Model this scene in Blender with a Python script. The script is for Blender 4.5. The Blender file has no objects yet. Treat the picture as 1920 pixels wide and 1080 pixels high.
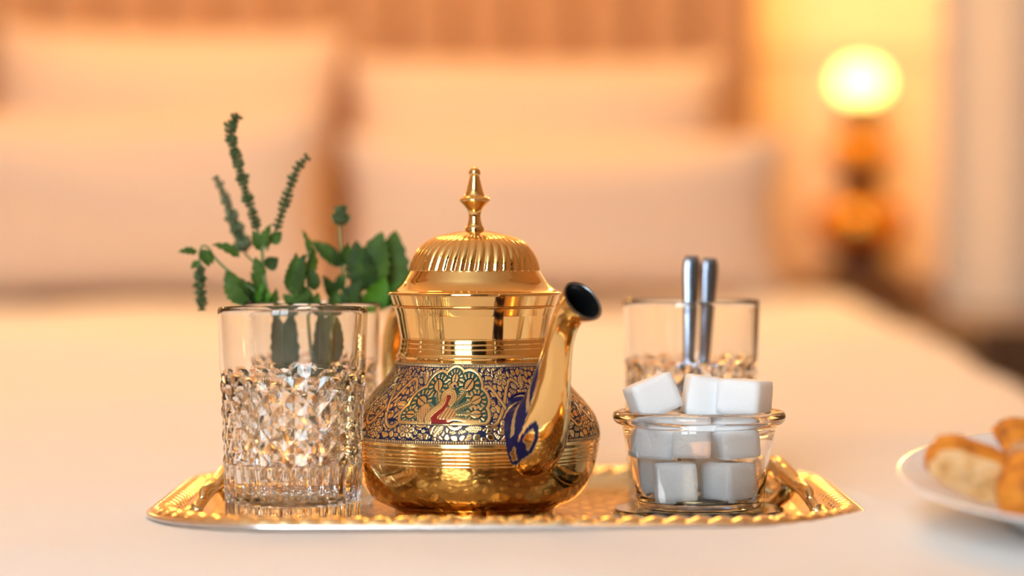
import bpy, math, random
import numpy as np
from mathutils import Vector, Matrix

# ------------------------------------------------------------------ camera, world, light, exposure
F = 5200.0            # focal length in pixels of a 1920 px wide frame
HOR = 430.0           # pixel row of the horizon
CAM_H = 0.1545        # camera height above the mattress under the tray
sc = bpy.context.scene
col = sc.collection
cam_d = bpy.data.cameras.new('camera')
cam = bpy.data.objects.new('camera', cam_d)
col.objects.link(cam)
cam_d.sensor_width = 36.0
cam_d.lens = 36.0 * F / 1920.0
cam_d.clip_start = 0.02
cam.location = (0, 0, CAM_H)
cam.rotation_euler = (math.pi / 2 - math.atan((540 - HOR) / F), 0, 0)
cam_d.dof.use_dof = True
cam_d.dof.focus_distance = 1.435
cam_d.dof.aperture_fstop = 2.6
sc.camera = cam
sc.view_settings.view_transform = 'Standard'
sc.view_settings.look = 'None'
sc.view_settings.gamma = 1.0
sc.view_settings.use_curve_mapping = False
sc.view_settings.exposure = 0.09
sc.cycles.max_bounces = 13
sc.cycles.transmission_bounces = 12
sc.cycles.glossy_bounces = 6
sc.cycles.diffuse_bounces = 5
sc.cycles.sample_clamp_indirect = 12.0

world = bpy.data.worlds.new('world')
sc.world = world
world.use_nodes = True
world.node_tree.nodes['Background'].inputs[0].default_value = (0.75, 0.87, 1.0, 1)
world.node_tree.nodes['Background'].inputs[1].default_value = 1.0

WINDOW_STRENGTH = 12.5
CEILING_FILL_STRENGTH = 15.0
LAMP_STRENGTH = 8.0
SCONCE_FILL_STRENGTH = 85.0


def P(px, py, d):
    """point of the place seen at a pixel of the photograph, d metres in front of the camera"""
    return Vector(((px - 960) / F * d, d, CAM_H - (py - HOR) / F * d))


# ------------------------------------------------------------------ materials
def mat(name, color=(0.8, 0.8, 0.8), rough=0.5, metal=0.0, **kw):
    m = bpy.data.materials.new(name)
    m.use_nodes = True
    b = m.node_tree.nodes['Principled BSDF']
    b.inputs['Base Color'].default_value = (*color, 1)
    b.inputs['Roughness'].default_value = rough
    b.inputs['Metallic'].default_value = metal
    for k, v in kw.items():
        k = k.replace('_', ' ')
        if k in b.inputs:
            b.inputs[k].default_value = v
    return m


def nd(m, kind, **kw):
    n = m.node_tree.nodes.new(kind)
    for k, v in kw.items():
        setattr(n, k, v)
    return n


def lk(m, a, b):
    m.node_tree.links.new(a, b)


def bsdf(m):
    return m.node_tree.nodes['Principled BSDF']


def add_bump(m, scale, strength, dist=0.001, kind='noise', detail=3.0, stretch=None):
    tc = nd(m, 'ShaderNodeTexCoord')
    src = tc.outputs['Object']
    if stretch:
        mp = nd(m, 'ShaderNodeMapping')
        mp.inputs['Scale'].default_value = stretch
        lk(m, src, mp.inputs['Vector'])
        src = mp.outputs['Vector']
    if kind == 'noise':
        t = nd(m, 'ShaderNodeTexNoise')
        t.inputs['Detail'].default_value = detail
        out = t.outputs[0]
    else:
        t = nd(m, 'ShaderNodeTexVoronoi')
        out = t.outputs['Distance']
    t.inputs['Scale'].default_value = scale
    lk(m, src, t.inputs['Vector'])
    b = nd(m, 'ShaderNodeBump')
    b.inputs['Strength'].default_value = strength
    b.inputs['Distance'].default_value = dist
    lk(m, out, b.inputs['Height'])
    lk(m, b.outputs[0], bsdf(m).inputs['Normal'])
    return t


def add_ramp(m, scale, stops, detail=4.0, stretch=None):
    tc = nd(m, 'ShaderNodeTexCoord')
    src = tc.outputs['Object']
    if stretch:
        mp = nd(m, 'ShaderNodeMapping')
        mp.inputs['Scale'].default_value = stretch
        lk(m, src, mp.inputs['Vector'])
        src = mp.outputs['Vector']
    t = nd(m, 'ShaderNodeTexNoise')
    t.inputs['Scale'].default_value = scale
    t.inputs['Detail'].default_value = detail
    lk(m, src, t.inputs['Vector'])
    r = nd(m, 'ShaderNodeValToRGB')
    el = r.color_ramp.elements
    while len(el) < len(stops):
        el.new(0.5)
    for e, (p, c) in zip(el, stops):
        e.position = p
        e.color = (*c, 1)
    lk(m, t.outputs[0], r.inputs[0])
    lk(m, r.outputs[0], bsdf(m).inputs['Base Color'])
    return r


def emis(name, color, strength):
    m = bpy.data.materials.new(name)
    m.use_nodes = True
    nt = m.node_tree
    nt.nodes.remove(nt.nodes['Principled BSDF'])
    e = nt.nodes.new('ShaderNodeEmission')
    e.inputs[0].default_value = (*color, 1)
    e.inputs[1].default_value = strength
    nt.links.new(e.outputs[0], nt.nodes['Material Output'].inputs[0])
    return m


BRASS = (0.90, 0.60, 0.24)
M = {}
M['brass'] = mat('polished_brass', BRASS, 0.07, 1.0)
add_bump(M['brass'], 60, 0.05, 0.001)
M['brass_body'] = mat('polished_brass_body', BRASS, 0.09, 1.0)
add_bump(M['brass_body'], 45, 0.08, 0.001)
M['brass_tray'] = mat('tray_brass', (0.92, 0.69, 0.37), 0.16, 1.0)
add_bump(M['brass_tray'], 320, 0.15, 0.0006)
M['tray_floor'] = mat('engraved_tray_brass', (0.40, 0.27, 0.14), 0.22, 1.0)
add_bump(M['tray_floor'], 130, 0.55, 0.0012, kind='voronoi')
M['tray_relief'] = mat('tray_relief_brass', (0.55, 0.38, 0.20), 0.28, 1.0)
add_bump(M['tray_relief'], 300, 0.4, 0.001)
M['tray_edge'] = mat('silvered_tray_edge', (0.80, 0.76, 0.74), 0.2, 1.0)
M['spout_inside'] = mat('spout_reflection_grey', (0.22, 0.23, 0.24), 0.3, 1.0)  # grey reflection inside the dark spout mouth is put into this colour
M['silver'] = mat('spoon_steel', (0.30, 0.33, 0.40), 0.2, 1.0)
M['glass'] = mat('clear_glass', (1, 1, 1), 0.0, 0.0, IOR=1.48, Transmission_Weight=1.0)
M['crystal'] = mat('cut_crystal', (0.99, 1, 1), 0.0, 0.0, IOR=1.52, Transmission_Weight=1.0)
M['greenish_glass'] = mat('thick_jar_glass', (0.93, 0.985, 0.97), 0.0, 0.0, IOR=1.5, Transmission_Weight=1.0)
M['sugar'] = mat('sugar', (0.89, 0.925, 0.96), 0.6, 0.0, Subsurface_Weight=0.5, Subsurface_Scale=0.007)
bsdf(M['sugar']).inputs['Subsurface Radius'].default_value = (1, 1, 1)
add_bump(M['sugar'], 900, 0.35, 0.0006)
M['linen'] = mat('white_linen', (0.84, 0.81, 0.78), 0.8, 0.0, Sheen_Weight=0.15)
add_bump(M['linen'], 9, 0.25, 0.02)
M['pillowcase'] = mat('warm_lit_cotton', (0.81, 0.635, 0.49), 0.85)  # white cotton; the warm lamp light is put into its colour
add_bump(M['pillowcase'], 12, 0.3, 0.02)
M['mattress'] = mat('mattress_ticking', (0.75, 0.72, 0.68), 0.85)
M['headboard'] = mat('headboard_fabric', (0.52, 0.33, 0.19), 0.8)
add_ramp(M['headboard'], 7, [(0.35, (0.54, 0.28, 0.13)), (0.65, (0.72, 0.42, 0.21))], stretch=(1, 1, 0.15))
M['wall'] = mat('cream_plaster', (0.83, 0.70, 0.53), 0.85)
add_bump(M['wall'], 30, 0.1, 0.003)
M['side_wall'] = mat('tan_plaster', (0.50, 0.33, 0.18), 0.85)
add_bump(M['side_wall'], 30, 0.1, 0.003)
M['ceiling'] = mat('white_plaster', (0.85, 0.80, 0.72), 0.9)
add_bump(M['ceiling'], 30, 0.1, 0.003)
M['floor'] = mat('oak_boards', (0.36, 0.19, 0.09), 0.4)
add_ramp(M['floor'], 6, [(0.3, (0.26, 0.13, 0.06)), (0.7, (0.42, 0.24, 0.12))], stretch=(6, 0.6, 1))
M['dark_wood'] = mat('dark_walnut', (0.11, 0.05, 0.02), 0.35)
add_ramp(M['dark_wood'], 8, [(0.3, (0.07, 0.03, 0.012)), (0.7, (0.16, 0.075, 0.03))], stretch=(1, 1, 8))
M['mid_wood'] = mat('honey_walnut', (0.30, 0.14, 0.05), 0.35)
add_ramp(M['mid_wood'], 8, [(0.3, (0.15, 0.06, 0.015)), (0.7, (0.26, 0.11, 0.03))], stretch=(1, 1, 8))
M['curtain'] = mat('cream_curtain', (0.93, 0.79, 0.61), 0.9)
add_bump(M['curtain'], 200, 0.2, 0.001)
M['dark_curtain'] = mat('charcoal_curtain', (0.035, 0.04, 0.045), 0.9)
add_bump(M['dark_curtain'], 200, 0.2, 0.001)
M['white_paint'] = mat('white_paint', (0.8, 0.78, 0.75), 0.4)
add_bump(M['white_paint'], 40, 0.05, 0.001)
M['plate'] = mat('white_porcelain', (0.80, 0.83, 0.86), 0.12, 0.0, Coat_Weight=0.4)
add_bump(M['plate'], 30, 0.03, 0.001)
M['crumb'] = mat('biscuit_crumb', (0.85, 0.52, 0.24), 0.85)
add_ramp(M['crumb'], 90, [(0.30, (0.55, 0.24, 0.06)), (0.42, (0.86, 0.50, 0.20)), (0.7, (0.95, 0.66, 0.36))])
add_bump(M['crumb'], 260, 0.6, 0.002)
M['crust'] = mat('biscuit_crust', (0.62, 0.22, 0.04), 0.7)
add_ramp(M['crust'], 70, [(0.30, (0.22, 0.05, 0.010)), (0.44, (0.70, 0.22, 0.015)), (0.70, (0.90, 0.36, 0.03))])
add_bump(M['crust'], 220, 0.7, 0.003)
M['leaf'] = mat('mint_leaf', (0.07, 0.19, 0.05), 0.45, 0.0, Subsurface_Weight=0.0)
add_ramp(M['leaf'], 60, [(0.3, (0.03, 0.075, 0.010)), (0.7, (0.085, 0.16, 0.022))])
add_bump(M['leaf'], 300, 0.4, 0.001)
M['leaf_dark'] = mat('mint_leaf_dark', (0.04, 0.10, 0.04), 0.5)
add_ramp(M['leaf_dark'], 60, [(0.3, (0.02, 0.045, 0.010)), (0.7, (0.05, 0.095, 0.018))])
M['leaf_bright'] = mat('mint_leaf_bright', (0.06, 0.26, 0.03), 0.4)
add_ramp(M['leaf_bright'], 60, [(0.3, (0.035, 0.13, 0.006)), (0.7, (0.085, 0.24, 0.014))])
for _k in ('leaf', 'leaf_dark', 'leaf_bright'):
    bsdf(M[_k]).inputs['Roughness'].default_value = 0.62
    bsdf(M[_k]).inputs['Specular IOR Level'].default_value = 0.25
M['stem'] = mat('mint_stem', (0.14, 0.22, 0.07), 0.5)
add_bump(M['stem'], 300, 0.2, 0.001)
M['spike'] = mat('mint_flower_spike', (0.10, 0.17, 0.07), 0.6)
add_ramp(M['spike'], 220, [(0.35, (0.035, 0.07, 0.015)), (0.7, (0.11, 0.15, 0.05))])
M['spike_grey'] = mat('mint_flower_spike_grey', (0.2, 0.26, 0.16), 0.6)
add_ramp(M['spike_grey'], 220, [(0.35, (0.07, 0.11, 0.04)), (0.7, (0.18, 0.21, 0.11))])
M['lamp_gold'] = mat('lamp_gold', (0.80, 0.42, 0.08), 0.25, 1.0)
add_bump(M['lamp_gold'], 30, 0.2, 0.004)
M['bronze'] = mat('lamp_dark_bronze', (0.10, 0.08, 0.10), 0.35, 1.0)
M['globe'] = emis('lamp_globe_light', (1.0, 0.66, 0.16), LAMP_STRENGTH)
M['sconce_fill'] = emis('sconce_fill', (1.0, 0.55, 0.16), SCONCE_FILL_STRENGTH)
M['window_light'] = emis('daylight_pane', (0.80, 0.92, 1.0), WINDOW_STRENGTH)
M['ceiling_fill'] = emis('ceiling_fill_light', (1.0, 0.50, 0.13), CEILING_FILL_STRENGTH)


def painted_metal(name, rough=0.11):
    """brass with coloured enamel, read from the point attribute 'paint' (alpha = enamel)"""
    m = mat(name, BRASS, rough, 1.0)
    a = nd(m, 'ShaderNodeAttribute')
    a.attribute_name = 'paint'
    b = bsdf(m)
    lk(m, a.outputs['Color'], b.inputs['Base Color'])
    inv = nd(m, 'ShaderNodeMath', operation='SUBTRACT')
    inv.inputs[0].default_value = 1.0
    lk(m, a.outputs['Alpha'], inv.inputs[1])
    lk(m, inv.outputs[0], b.inputs['Metallic'])
    mr = nd(m, 'ShaderNodeMath', operation='MULTIPLY_ADD')
    mr.inputs[1].default_value = 0.16
    mr.inputs[2].default_value = rough
    lk(m, a.outputs['Alpha'], mr.inputs[0])
    lk(m, mr.outputs[0], b.inputs['Roughness'])
    b.inputs['Specular IOR Level'].default_value = 0.3
    return m


M['enamel'] = painted_metal('enamelled_brass', 0.14)
M['spout'] = painted_metal('spout_enamelled_brass', 0.08)


# ------------------------------------------------------------------ object helpers
def empty(name, loc, label=None, cat=None, group=None):
    o = bpy.data.objects.new(name, None)
    o.empty_display_size = 0.02
    col.objects.link(o)
    o.location = loc
    tag(o, label, cat, group)
    return o


def tag(o, label=None, cat=None, group=None, kind=None):
    if label:
        o['label'] = label
    if cat:
        o['category'] = cat
    if group:
        o['group'] = group
    if kind:
        o['kind'] = kind
    return o


def mesh_obj(name, verts, faces, material, parent=None, smooth=True, origin=None):
    """verts in world coordinates; origin = world location of the object (or the parent's)"""
    v = np.asarray(verts, dtype=np.float64).reshape(-1, 3)
    if parent is not None:
        pl = parent_world(parent)
        v = v - np.array(pl)
        loc = None
    elif origin is not None:
        v = v - np.array(origin)
        loc = origin
    else:
        loc = None
    me = bpy.data.meshes.new(name)
    me.from_pydata(v.tolist(), [], [tuple(int(i) for i in f) for f in faces])
    me.update()
    if smooth is True:
        me.shade_smooth()
    elif smooth is not False:
        me.polygons.foreach_set('use_smooth', np.asarray(smooth, dtype=bool))
    me.materials.append(material)
    o = bpy.data.objects.new(name, me)
    col.objects.link(o)
    if parent is not None:
        o.parent = parent
    elif loc is not None:
        o.location = loc
    return o


def parent_world(p):
    t = Vector(p.location)
    while p.parent is not None:
        p = p.parent
        t += Vector(p.location)
    return t


def grid_faces(nr, nc, wrap=False, off=0):
    """faces of a grid of nr rows and nc columns of vertices"""
    r = np.arange(nr - 1)[:, None]
    c = np.arange(nc if wrap else nc - 1)[None, :]
    c2 = (c + 1) % nc
    a = r * nc + c
    b = r * nc + c2
    d = (r + 1) * nc + c
    e = (r + 1) * nc + c2
    return (np.stack([a, b, e, d], -1).reshape(-1, 4) + off)


def lathe(prof, n=64, center=(0, 0), cap0=False, cap1=False):
    """prof: list of (r, z). Returns verts (world), faces"""
    prof = np.asarray(prof, float)
    th = np.linspace(0, 2 * math.pi, n, endpoint=False)
    x = prof[:, 0:1] * np.sin(th)[None] + center[0]
    y = -prof[:, 0:1] * np.cos(th)[None] + center[1]
    z = np.repeat(prof[:, 1:2], n, 1)
    v = np.stack([x, y, z], -1).reshape(-1, 3)
    f = [tuple(q) for q in grid_faces(len(prof), n, True)]
    if cap0:
        f.append(tuple(range(n))[::-1])
    if cap1:
        b = (len(prof) - 1) * n
        f.append(tuple(range(b, b + n)))
    return v, f


def catmull(pts, per=8):
    p = np.asarray(pts, float)
    p = np.vstack([2 * p[0] - p[1], p, 2 * p[-1] - p[-2]])
    out = []
    for i in range(1, len(p) - 2):
        a, b, c, d = p[i - 1], p[i], p[i + 1], p[i + 2]
        for t in np.linspace(0, 1, per, endpoint=False):
            out.append(0.5 * (2 * b + (c - a) * t + (2 * a - 5 * b + 4 * c - d) * t * t + (3 * b - a - 3 * c + d) * t ** 3))
    out.append(p[-2])
    return np.array(out)


def tube(path, radii, n=12, side=None, squash=1.0, caps=True):
    """tube along a path; side = preferred lateral axis; squash scales the lateral axis"""
    p = np.asarray([tuple(q) for q in path], float)
    r = np.broadcast_to(np.asarray(radii, float), (len(p),))
    tan = np.gradient(p, axis=0)
    tan /= np.linalg.norm(tan, axis=1)[:, None] + 1e-12
    ref = np.array(side if side is not None else (0.31, 0.87, 0.21), float)
    lat = np.zeros_like(p)
    for i in range(len(p)):
        l = ref - tan[i] * np.dot(ref, tan[i])
        if np.linalg.norm(l) < 1e-4:
            l = np.array([1.0, 0, 0])
        l /= np.linalg.norm(l)
        lat[i] = l
        if side is None:
            ref = l
    nor = np.cross(tan, lat)
    th = np.linspace(0, 2 * math.pi, n, endpoint=False)
    v = (p[:, None] + lat[:, None] * (np.cos(th)[None, :, None] * r[:, None, None] * squash)
         + nor[:, None] * (np.sin(th)[None, :, None] * r[:, None, None]))
    v = v.reshape(-1, 3)
    f = [tuple(q) for q in grid_faces(len(p), n, True)]
    if caps:
        f.append(tuple(range(n))[::-1])
        b = (len(p) - 1) * n
        f.append(tuple(range(b, b + n)))
    return v, f


def box_vf(x0, x1, y0, y1, z0, z1):
    v = [(x, y, z) for z in (z0, z1) for y in (y0, y1) for x in (x0, x1)]
    f = [(0, 2, 3, 1), (4, 5, 7, 6), (0, 1, 5, 4), (2, 6, 7, 3), (0, 4, 6, 2), (1, 3, 7, 5)]
    return v, f


def box(name, b, material, parent=None, bevel=0.0, origin=None):
    v, f = box_vf(*b)
    if parent is None and origin is None:
        origin = ((b[0] + b[1]) / 2, (b[2] + b[3]) / 2, b[4])
    o = mesh_obj(name, v, f, material, parent, False, origin)
    if bevel:
        md = o.modifiers.new('bevel', 'BEVEL')
        md.width = bevel
        md.segments = 3
    return o


def struct(name, b, material, label):
    o = box(name, b, material)
    tag(o, label, None, None, 'structure')
    return o


class MB:
    def __init__(self):
        self.v, self.f = [], []

    def add(self, v, f):
        o = len(self.v)
        self.v.extend([tuple(q) for q in v])
        self.f.extend([tuple(int(i) + o for i in q) for q in f])
        return self

    def build(self, name, material, parent=None, smooth=True, origin=None):
        return mesh_obj(name, self.v, self.f, material, parent, smooth, origin)


# ------------------------------------------------------------------ the room
RX0, RX1, RY0, RY1, RZ0, RZ1 = -2.3, 1.7, -1.0, 4.15, -0.56, 2.05
struct('floor', (RX0, RX1, RY0, RY1, RZ0 - 0.05, RZ0), M['floor'], 'brown wooden floor of the bedroom')
struct('ceiling', (RX0, RX1, RY0, RY1, RZ1, RZ1 + 0.05), M['ceiling'], 'cream ceiling of the bedroom')
struct('wall_back', (RX0, RX1, RY1, RY1 + 0.06, RZ0, RZ1), M['wall'], 'warm lit cream wall behind the headboard and lamp')
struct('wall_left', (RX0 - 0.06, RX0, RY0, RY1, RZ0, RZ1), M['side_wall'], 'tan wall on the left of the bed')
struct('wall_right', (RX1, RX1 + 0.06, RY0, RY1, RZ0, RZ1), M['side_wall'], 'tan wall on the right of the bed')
# front wall behind the camera with a window opening
WX0, WX1, WZ0, WZ1 = -1.42, -0.17, 0.26, 1.98
struct('trim_1', (0.345, RX1, RY1 - 0.005, RY1, 0.418, 0.436), M['wall'], 'narrow cream moulding running along the wall behind the lamp')
wf = MB()
for b in ((RX0, WX0, RY0 - 0.06, RY0, RZ0, RZ1), (WX1, RX1, RY0 - 0.06, RY0, RZ0, RZ1),
          (WX0, WX1, RY0 - 0.06, RY0, RZ0, WZ0), (WX0, WX1, RY0 - 0.06, RY0, WZ1, RZ1)):
    wf.add(*box_vf(*b))
o = wf.build('wall_front', M['wall'], None, False, (0, RY0, RZ0))
tag(o, 'cream wall with the window facing the bed', kind='structure')
win = empty('window_1', ((WX0 + WX1) / 2, RY0, WZ0))
tag(win, 'tall bright window facing the foot of the bed', kind='structure')
pane_w = (WX1 - WX0) / 2
for i in range(2):
    a = WX0 + i * pane_w
    box('pane', (a + 0.03, a + pane_w - 0.03, RY0 - 0.045, RY0 - 0.04, WZ0 + 0.04, WZ1 - 0.04), M['window_light'], win)
fr = MB()
for b in ((WX0, WX0 + 0.035, RY0 - 0.06, RY0 + 0.01, WZ0, WZ1), (WX1 - 0.035, WX1, RY0 - 0.06, RY0 + 0.01, WZ0, WZ1),
          ((WX0 + WX1) / 2 - 0.035, (WX0 + WX1) / 2 + 0.035, RY0 - 0.06, RY0 + 0.01, WZ0, WZ1),
          (WX0, WX1, RY0 - 0.06, RY0 + 0.01, WZ0, WZ0 + 0.045), (WX0, WX1, RY0 - 0.06, RY0 + 0.01, WZ1 - 0.045, WZ1)):
    fr.add(*box_vf(*b))
fr.build('window_frame', M['white_paint'], win, False)


def curtain(x0, x1, y, z0, z1, material, label, amp=0.03, waves=9, name='curtain'):
    nx, nz = 120, 6
    xs = np.linspace(x0, x1, nx)
    zs = np.linspace(z0, z1, nz)
    v = []
    for t in (0.0, 0.004):
        for z in zs:
            for i, x in enumerate(xs):
                u = i / (nx - 1)
                v.append((x, y + t + amp * math.sin(u * waves * 2 * math.pi) * (1 - 0.25 * (z - z0) / (z1 - z0)), z))
    f = [tuple(q) for q in grid_faces(nz, nx)] + [tuple(q)[::-1] for q in grid_faces(nz, nx, off=nz * nx)]
    o = mesh_obj(name, v, f, material, None, True, ((x0 + x1) / 2, y, z0))
    tag(o, label, 'curtain')
    return o


curtain(WX0 - 0.35, WX0 + 0.06, RY0 + 0.09, RZ0 + 0.01, 2.03, M['dark_curtain'], 'charcoal curtain drawn to the left of the window', 0.03, 4)
curtain(WX1 - 0.06, WX1 + 0.95, RY0 + 0.09, RZ0 + 0.01, 2.03, M['dark_curtain'], 'wide charcoal curtain drawn to the right of the window', 0.03, 9)

sb_ = empty('sideboard', (-0.5, -0.75, RZ0), 'long dark wooden sideboard under the window', 'sideboard')
box('top', (-1.75, 0.62, -0.86, -0.50, 0.195, 0.22), M['dark_wood'], sb_, 0.003)
box('body', (-1.73, 0.60, -0.84, -0.53, RZ0 + 0.08, 0.195), M['dark_wood'], sb_, 0.002)
for i in range(4):
    x = -1.71 + i * 0.575
    d_ = box('door', (x, x + 0.555, -0.53, -0.512, RZ0 + 0.10, 0.175), M['dark_wood'], sb_, 0.002)
    box('handle', (x + 0.26, x + 0.30, -0.512, -0.50, 0.10, 0.112), M['brass'], d_, 0.002)
for x in (-1.70, 0.53):
    for y in (-0.82, -0.58):
        box('leg', (x, x + 0.04, y, y + 0.04, RZ0, RZ0 + 0.08), M['dark_wood'], sb_)

# cream curtain beyond the bed on the right
curtain(0.575, 1.45, 3.71, RZ0 + 0.01, 1.9, M['curtain'], 'pale cream curtain hanging on the right beyond the bed', 0.012, 7)

# dark chest added to stand for the shadow gap below the cream curtain
chest = empty('shadow_gap_chest', (0.93, 3.32, RZ0), 'dark chest added for the shadow gap under the cream curtain', 'chest')
box('top', (0.505, 1.35, 3.00, 3.64, 0.018, 0.050), M['dark_wood'], chest, 0.004)
box('body', (0.52, 1.33, 3.02, 3.62, RZ0 + 0.06, 0.018), M['dark_wood'], chest, 0.003)
for x in (0.54, 1.28):
    for y in (3.04, 3.58):
        box('leg', (x, x + 0.03, y, y + 0.03, RZ0, RZ0 + 0.06), M['dark_wood'], chest)

# unseen drum lamp added under the ceiling as warm fill over the bed
CLX, CLY = -0.2, 3.3
cl = empty('ceiling_fill_lamp', (CLX, CLY, RZ1), 'unseen drum lamp added on the ceiling as warm fill above the bed', 'lamp')
v, f = lathe([(0.0, RZ1 - 0.10), (0.42, RZ1 - 0.10), (0.42, RZ1 - 0.10)], 48, (CLX, CLY))
mesh_obj('diffuser', *lathe([(0.001, RZ1 - 0.105), (0.40, RZ1 - 0.105), (0.43, RZ1 - 0.09), (0.43, RZ1 - 0.02)], 48, (CLX, CLY)), M['ceiling_fill'], cl)
mesh_obj('rim', *lathe([(0.44, RZ1 - 0.115), (0.455, RZ1 - 0.115), (0.455, RZ1 - 0.0), (0.44, RZ1 - 0.0), (0.44, RZ1 - 0.115)], 48, (CLX, CLY)), M['brass'], cl)

# ------------------------------------------------------------------ tray outline (needed by the bedding)
TX, TY0, TY1, THW, TCR = -0.003, 1.33, 1.63, 0.1815, 0.078
TCY, THD = (TY0 + TY1) / 2, (TY1 - TY0) / 2


def tray_sd(x, y):
    """signed distance to the tray's outer outline (negative inside)"""
    qx = np.abs(x - TX) - (THW - TCR)
    qy = np.abs(y - TCY) - (THD - TCR)
    return np.hypot(np.maximum(qx, 0), np.maximum(qy, 0)) + np.minimum(np.maximum(qx, qy), 0) - TCR


# ------------------------------------------------------------------ bed
BX0, BX1 = -0.92, 0.455
bed = empty('bed', (-0.23, 2.2, RZ0), 'double bed with tall brown upholstered headboard', 'bed')
box('base', (BX0 + 0.03, BX1 - 0.03, 0.80, 3.70, RZ0 + 0.08, -0.32), M['dark_wood'], bed, 0.01)
box('mattress', (BX0 + 0.02, BX1 - 0.02, 0.78, 3.70, -0.32, -0.035), M['mattress'], bed, 0.03)
for x in (BX0 + 0.06, BX1 - 0.12):
    for y in (0.86, 3.58):
        box('leg', (x, x + 0.06, y, y + 0.06, RZ0, RZ0 + 0.08), M['dark_wood'], bed)
# headboard of upright padded channels
nch = 16
hx0, hx1 = BX0 - 0.05, 0.335
hb = box('headboard', (hx0, hx1, 3.80, 3.86, RZ0, 0.78), M['headboard'], bed, 0.01)
hb.location = (0, 0, 0)
cw = (hx1 - hx0) / nch
chan_me = None
for i in range(nch):
    if chan_me is None:
        th = np.linspace(0, math.pi, 9)
        vv = []
        for z in (-0.2, 0.74, 0.77):
            for t in th:
                k = 0.6 if z == 0.77 else 1.0
                vv.append((cw / 2 * math.cos(t) * 0.98, -0.028 * math.sin(t) * k, z))
        ff = [tuple(q) for q in grid_faces(3, 9)]
        ff.append(tuple(range(18, 27)))
        chan_me = bpy.data.meshes.new('channel')
        chan_me.from_pydata(vv, [], ff)
        chan_me.shade_smooth()
        chan_me.materials.append(M['headboard'])
    c = bpy.data.objects.new('channel', chan_me)
    col.objects.link(c)
    c.parent = hb
    c.location = Vector((hx0 + cw * (i + 0.5), 3.80, 0)) - parent_world(hb)

# plate position is needed for the bedding too
PL_C = P(2130, 896, 1.30)          # centre of the plate's rim circle
PL_TILT = math.radians(7.5)


def smoothstep(a, b, x):
    t = np.clip((x - a) / (b - a), 0, 1)
    return t * t * (3 - 2 * t)


def duvet_z(x, y):
    sd = tray_sd(x, y)
    base = 0.0095 + 0.05 * smoothstep(1.7, 3.3, y)
    wr = (0.008 * np.sin(x * 7 + y * 3.1 + 1.3) * np.sin(y * 4.3 - x * 2.2) + 0.0035 * np.sin(x * 19 - y * 9 + 0.4)
          + 0.0025 * np.sin(y * 23 + x * 5 + 2.0 * np.sin(x * 6)))
    far = smoothstep(0.03, 0.25, sd)
    z = base + wr * far
    # a soft fold across the bed behind the tray
    fy = 2.52 + 0.06 * np.sin(x * 3.0 + 0.5)
    z = z + 0.016 * np.exp(-((y - fy) / 0.035) ** 2) * smoothstep(0.05, -0.25, x)
    # slight swell behind the plate, which leans on it
    dx, dy = x - PL_C.x, y - PL_C.y
    w = np.exp(-(dx / 0.16) ** 2 - (dy / 0.14) ** 2)
    z = z * (1 - w) + w * (PL_C.z - 0.0225 + math.tan(PL_TILT) * dy)
    # dip under the tray
    dip = np.interp(sd, [-0.03, -0.022, -0.014, -0.006, 0.004], [0.0, 0.0, 0.0035, 0.0075, 0.0095])
    z = np.where(sd < 0.004, dip, z)
    return z


def make_duvet():
    xs = np.unique(np.round(np.concatenate([np.arange(BX0, -0.22, 0.02), np.arange(-0.22, 0.22, 0.005), np.arange(0.22, BX1 + 0.001, 0.0125)]), 4))
    ys = np.unique(np.round(np.concatenate([np.arange(0.76, 1.28, 0.02), np.arange(1.28, 1.70, 0.005), np.arange(1.70, 3.72, 0.02)]), 4))
    # skirts: extra columns that round over the sides
    nsk = 10
    X, Y = np.meshgrid(xs, ys)
    Z = duvet_z(X, Y)
    edge = np.minimum(X - BX0, BX1 - X)
    ef = np.minimum(edge, Y - 0.76)
    r = 0.05
    t = np.clip((r - ef) / r, 0, 1)
    Z = Z - r * (1 - np.sqrt(np.clip(1 - t * t, 0, 1)))
    top = np.stack([X, Y, Z], -1)
    ny, nx = X.shape
    rows = [top]
    L = []
    R = []
    for k in range(1, nsk + 1):
        dz = 0.36 * k / nsk
        wv = 0.012 * np.sin(ys * 14) * min(1, k / 4)
        L.append(np.stack([np.full(ny, BX0 - 0.004) - np.abs(wv) - 0.004, ys, top[:, 0, 2] - dz], -1))
        R.append(np.stack([np.full(ny, BX1 + 0.004) + np.abs(wv) + 0.004, ys, top[:, -1, 2] - dz], -1))
    full = np.concatenate([np.stack(L[::-1], 1), top, np.stack(R, 1)], 1)
    fr = []
    for k in range(nsk, 0, -1):
        row = full[0].copy()
        row[:, 2] -= 0.36 * k / nsk
        row[:, 1] -= 0.006
        row[:, 2] = np.maximum(row[:, 2], -0.45)
        fr.append(row)
    full = np.concatenate([np.stack(fr, 0), full], 0)
    nr, nc = full.shape[:2]
    o = mesh_obj('duvet', full.reshape(-1, 3), grid_faces(nr, nc), M['linen'], None, True, (-0.23, 2.2, 0.0))
    tag(o, 'white linen duvet spread over the bed beneath the tray', 'duvet')


make_duvet()


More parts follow.
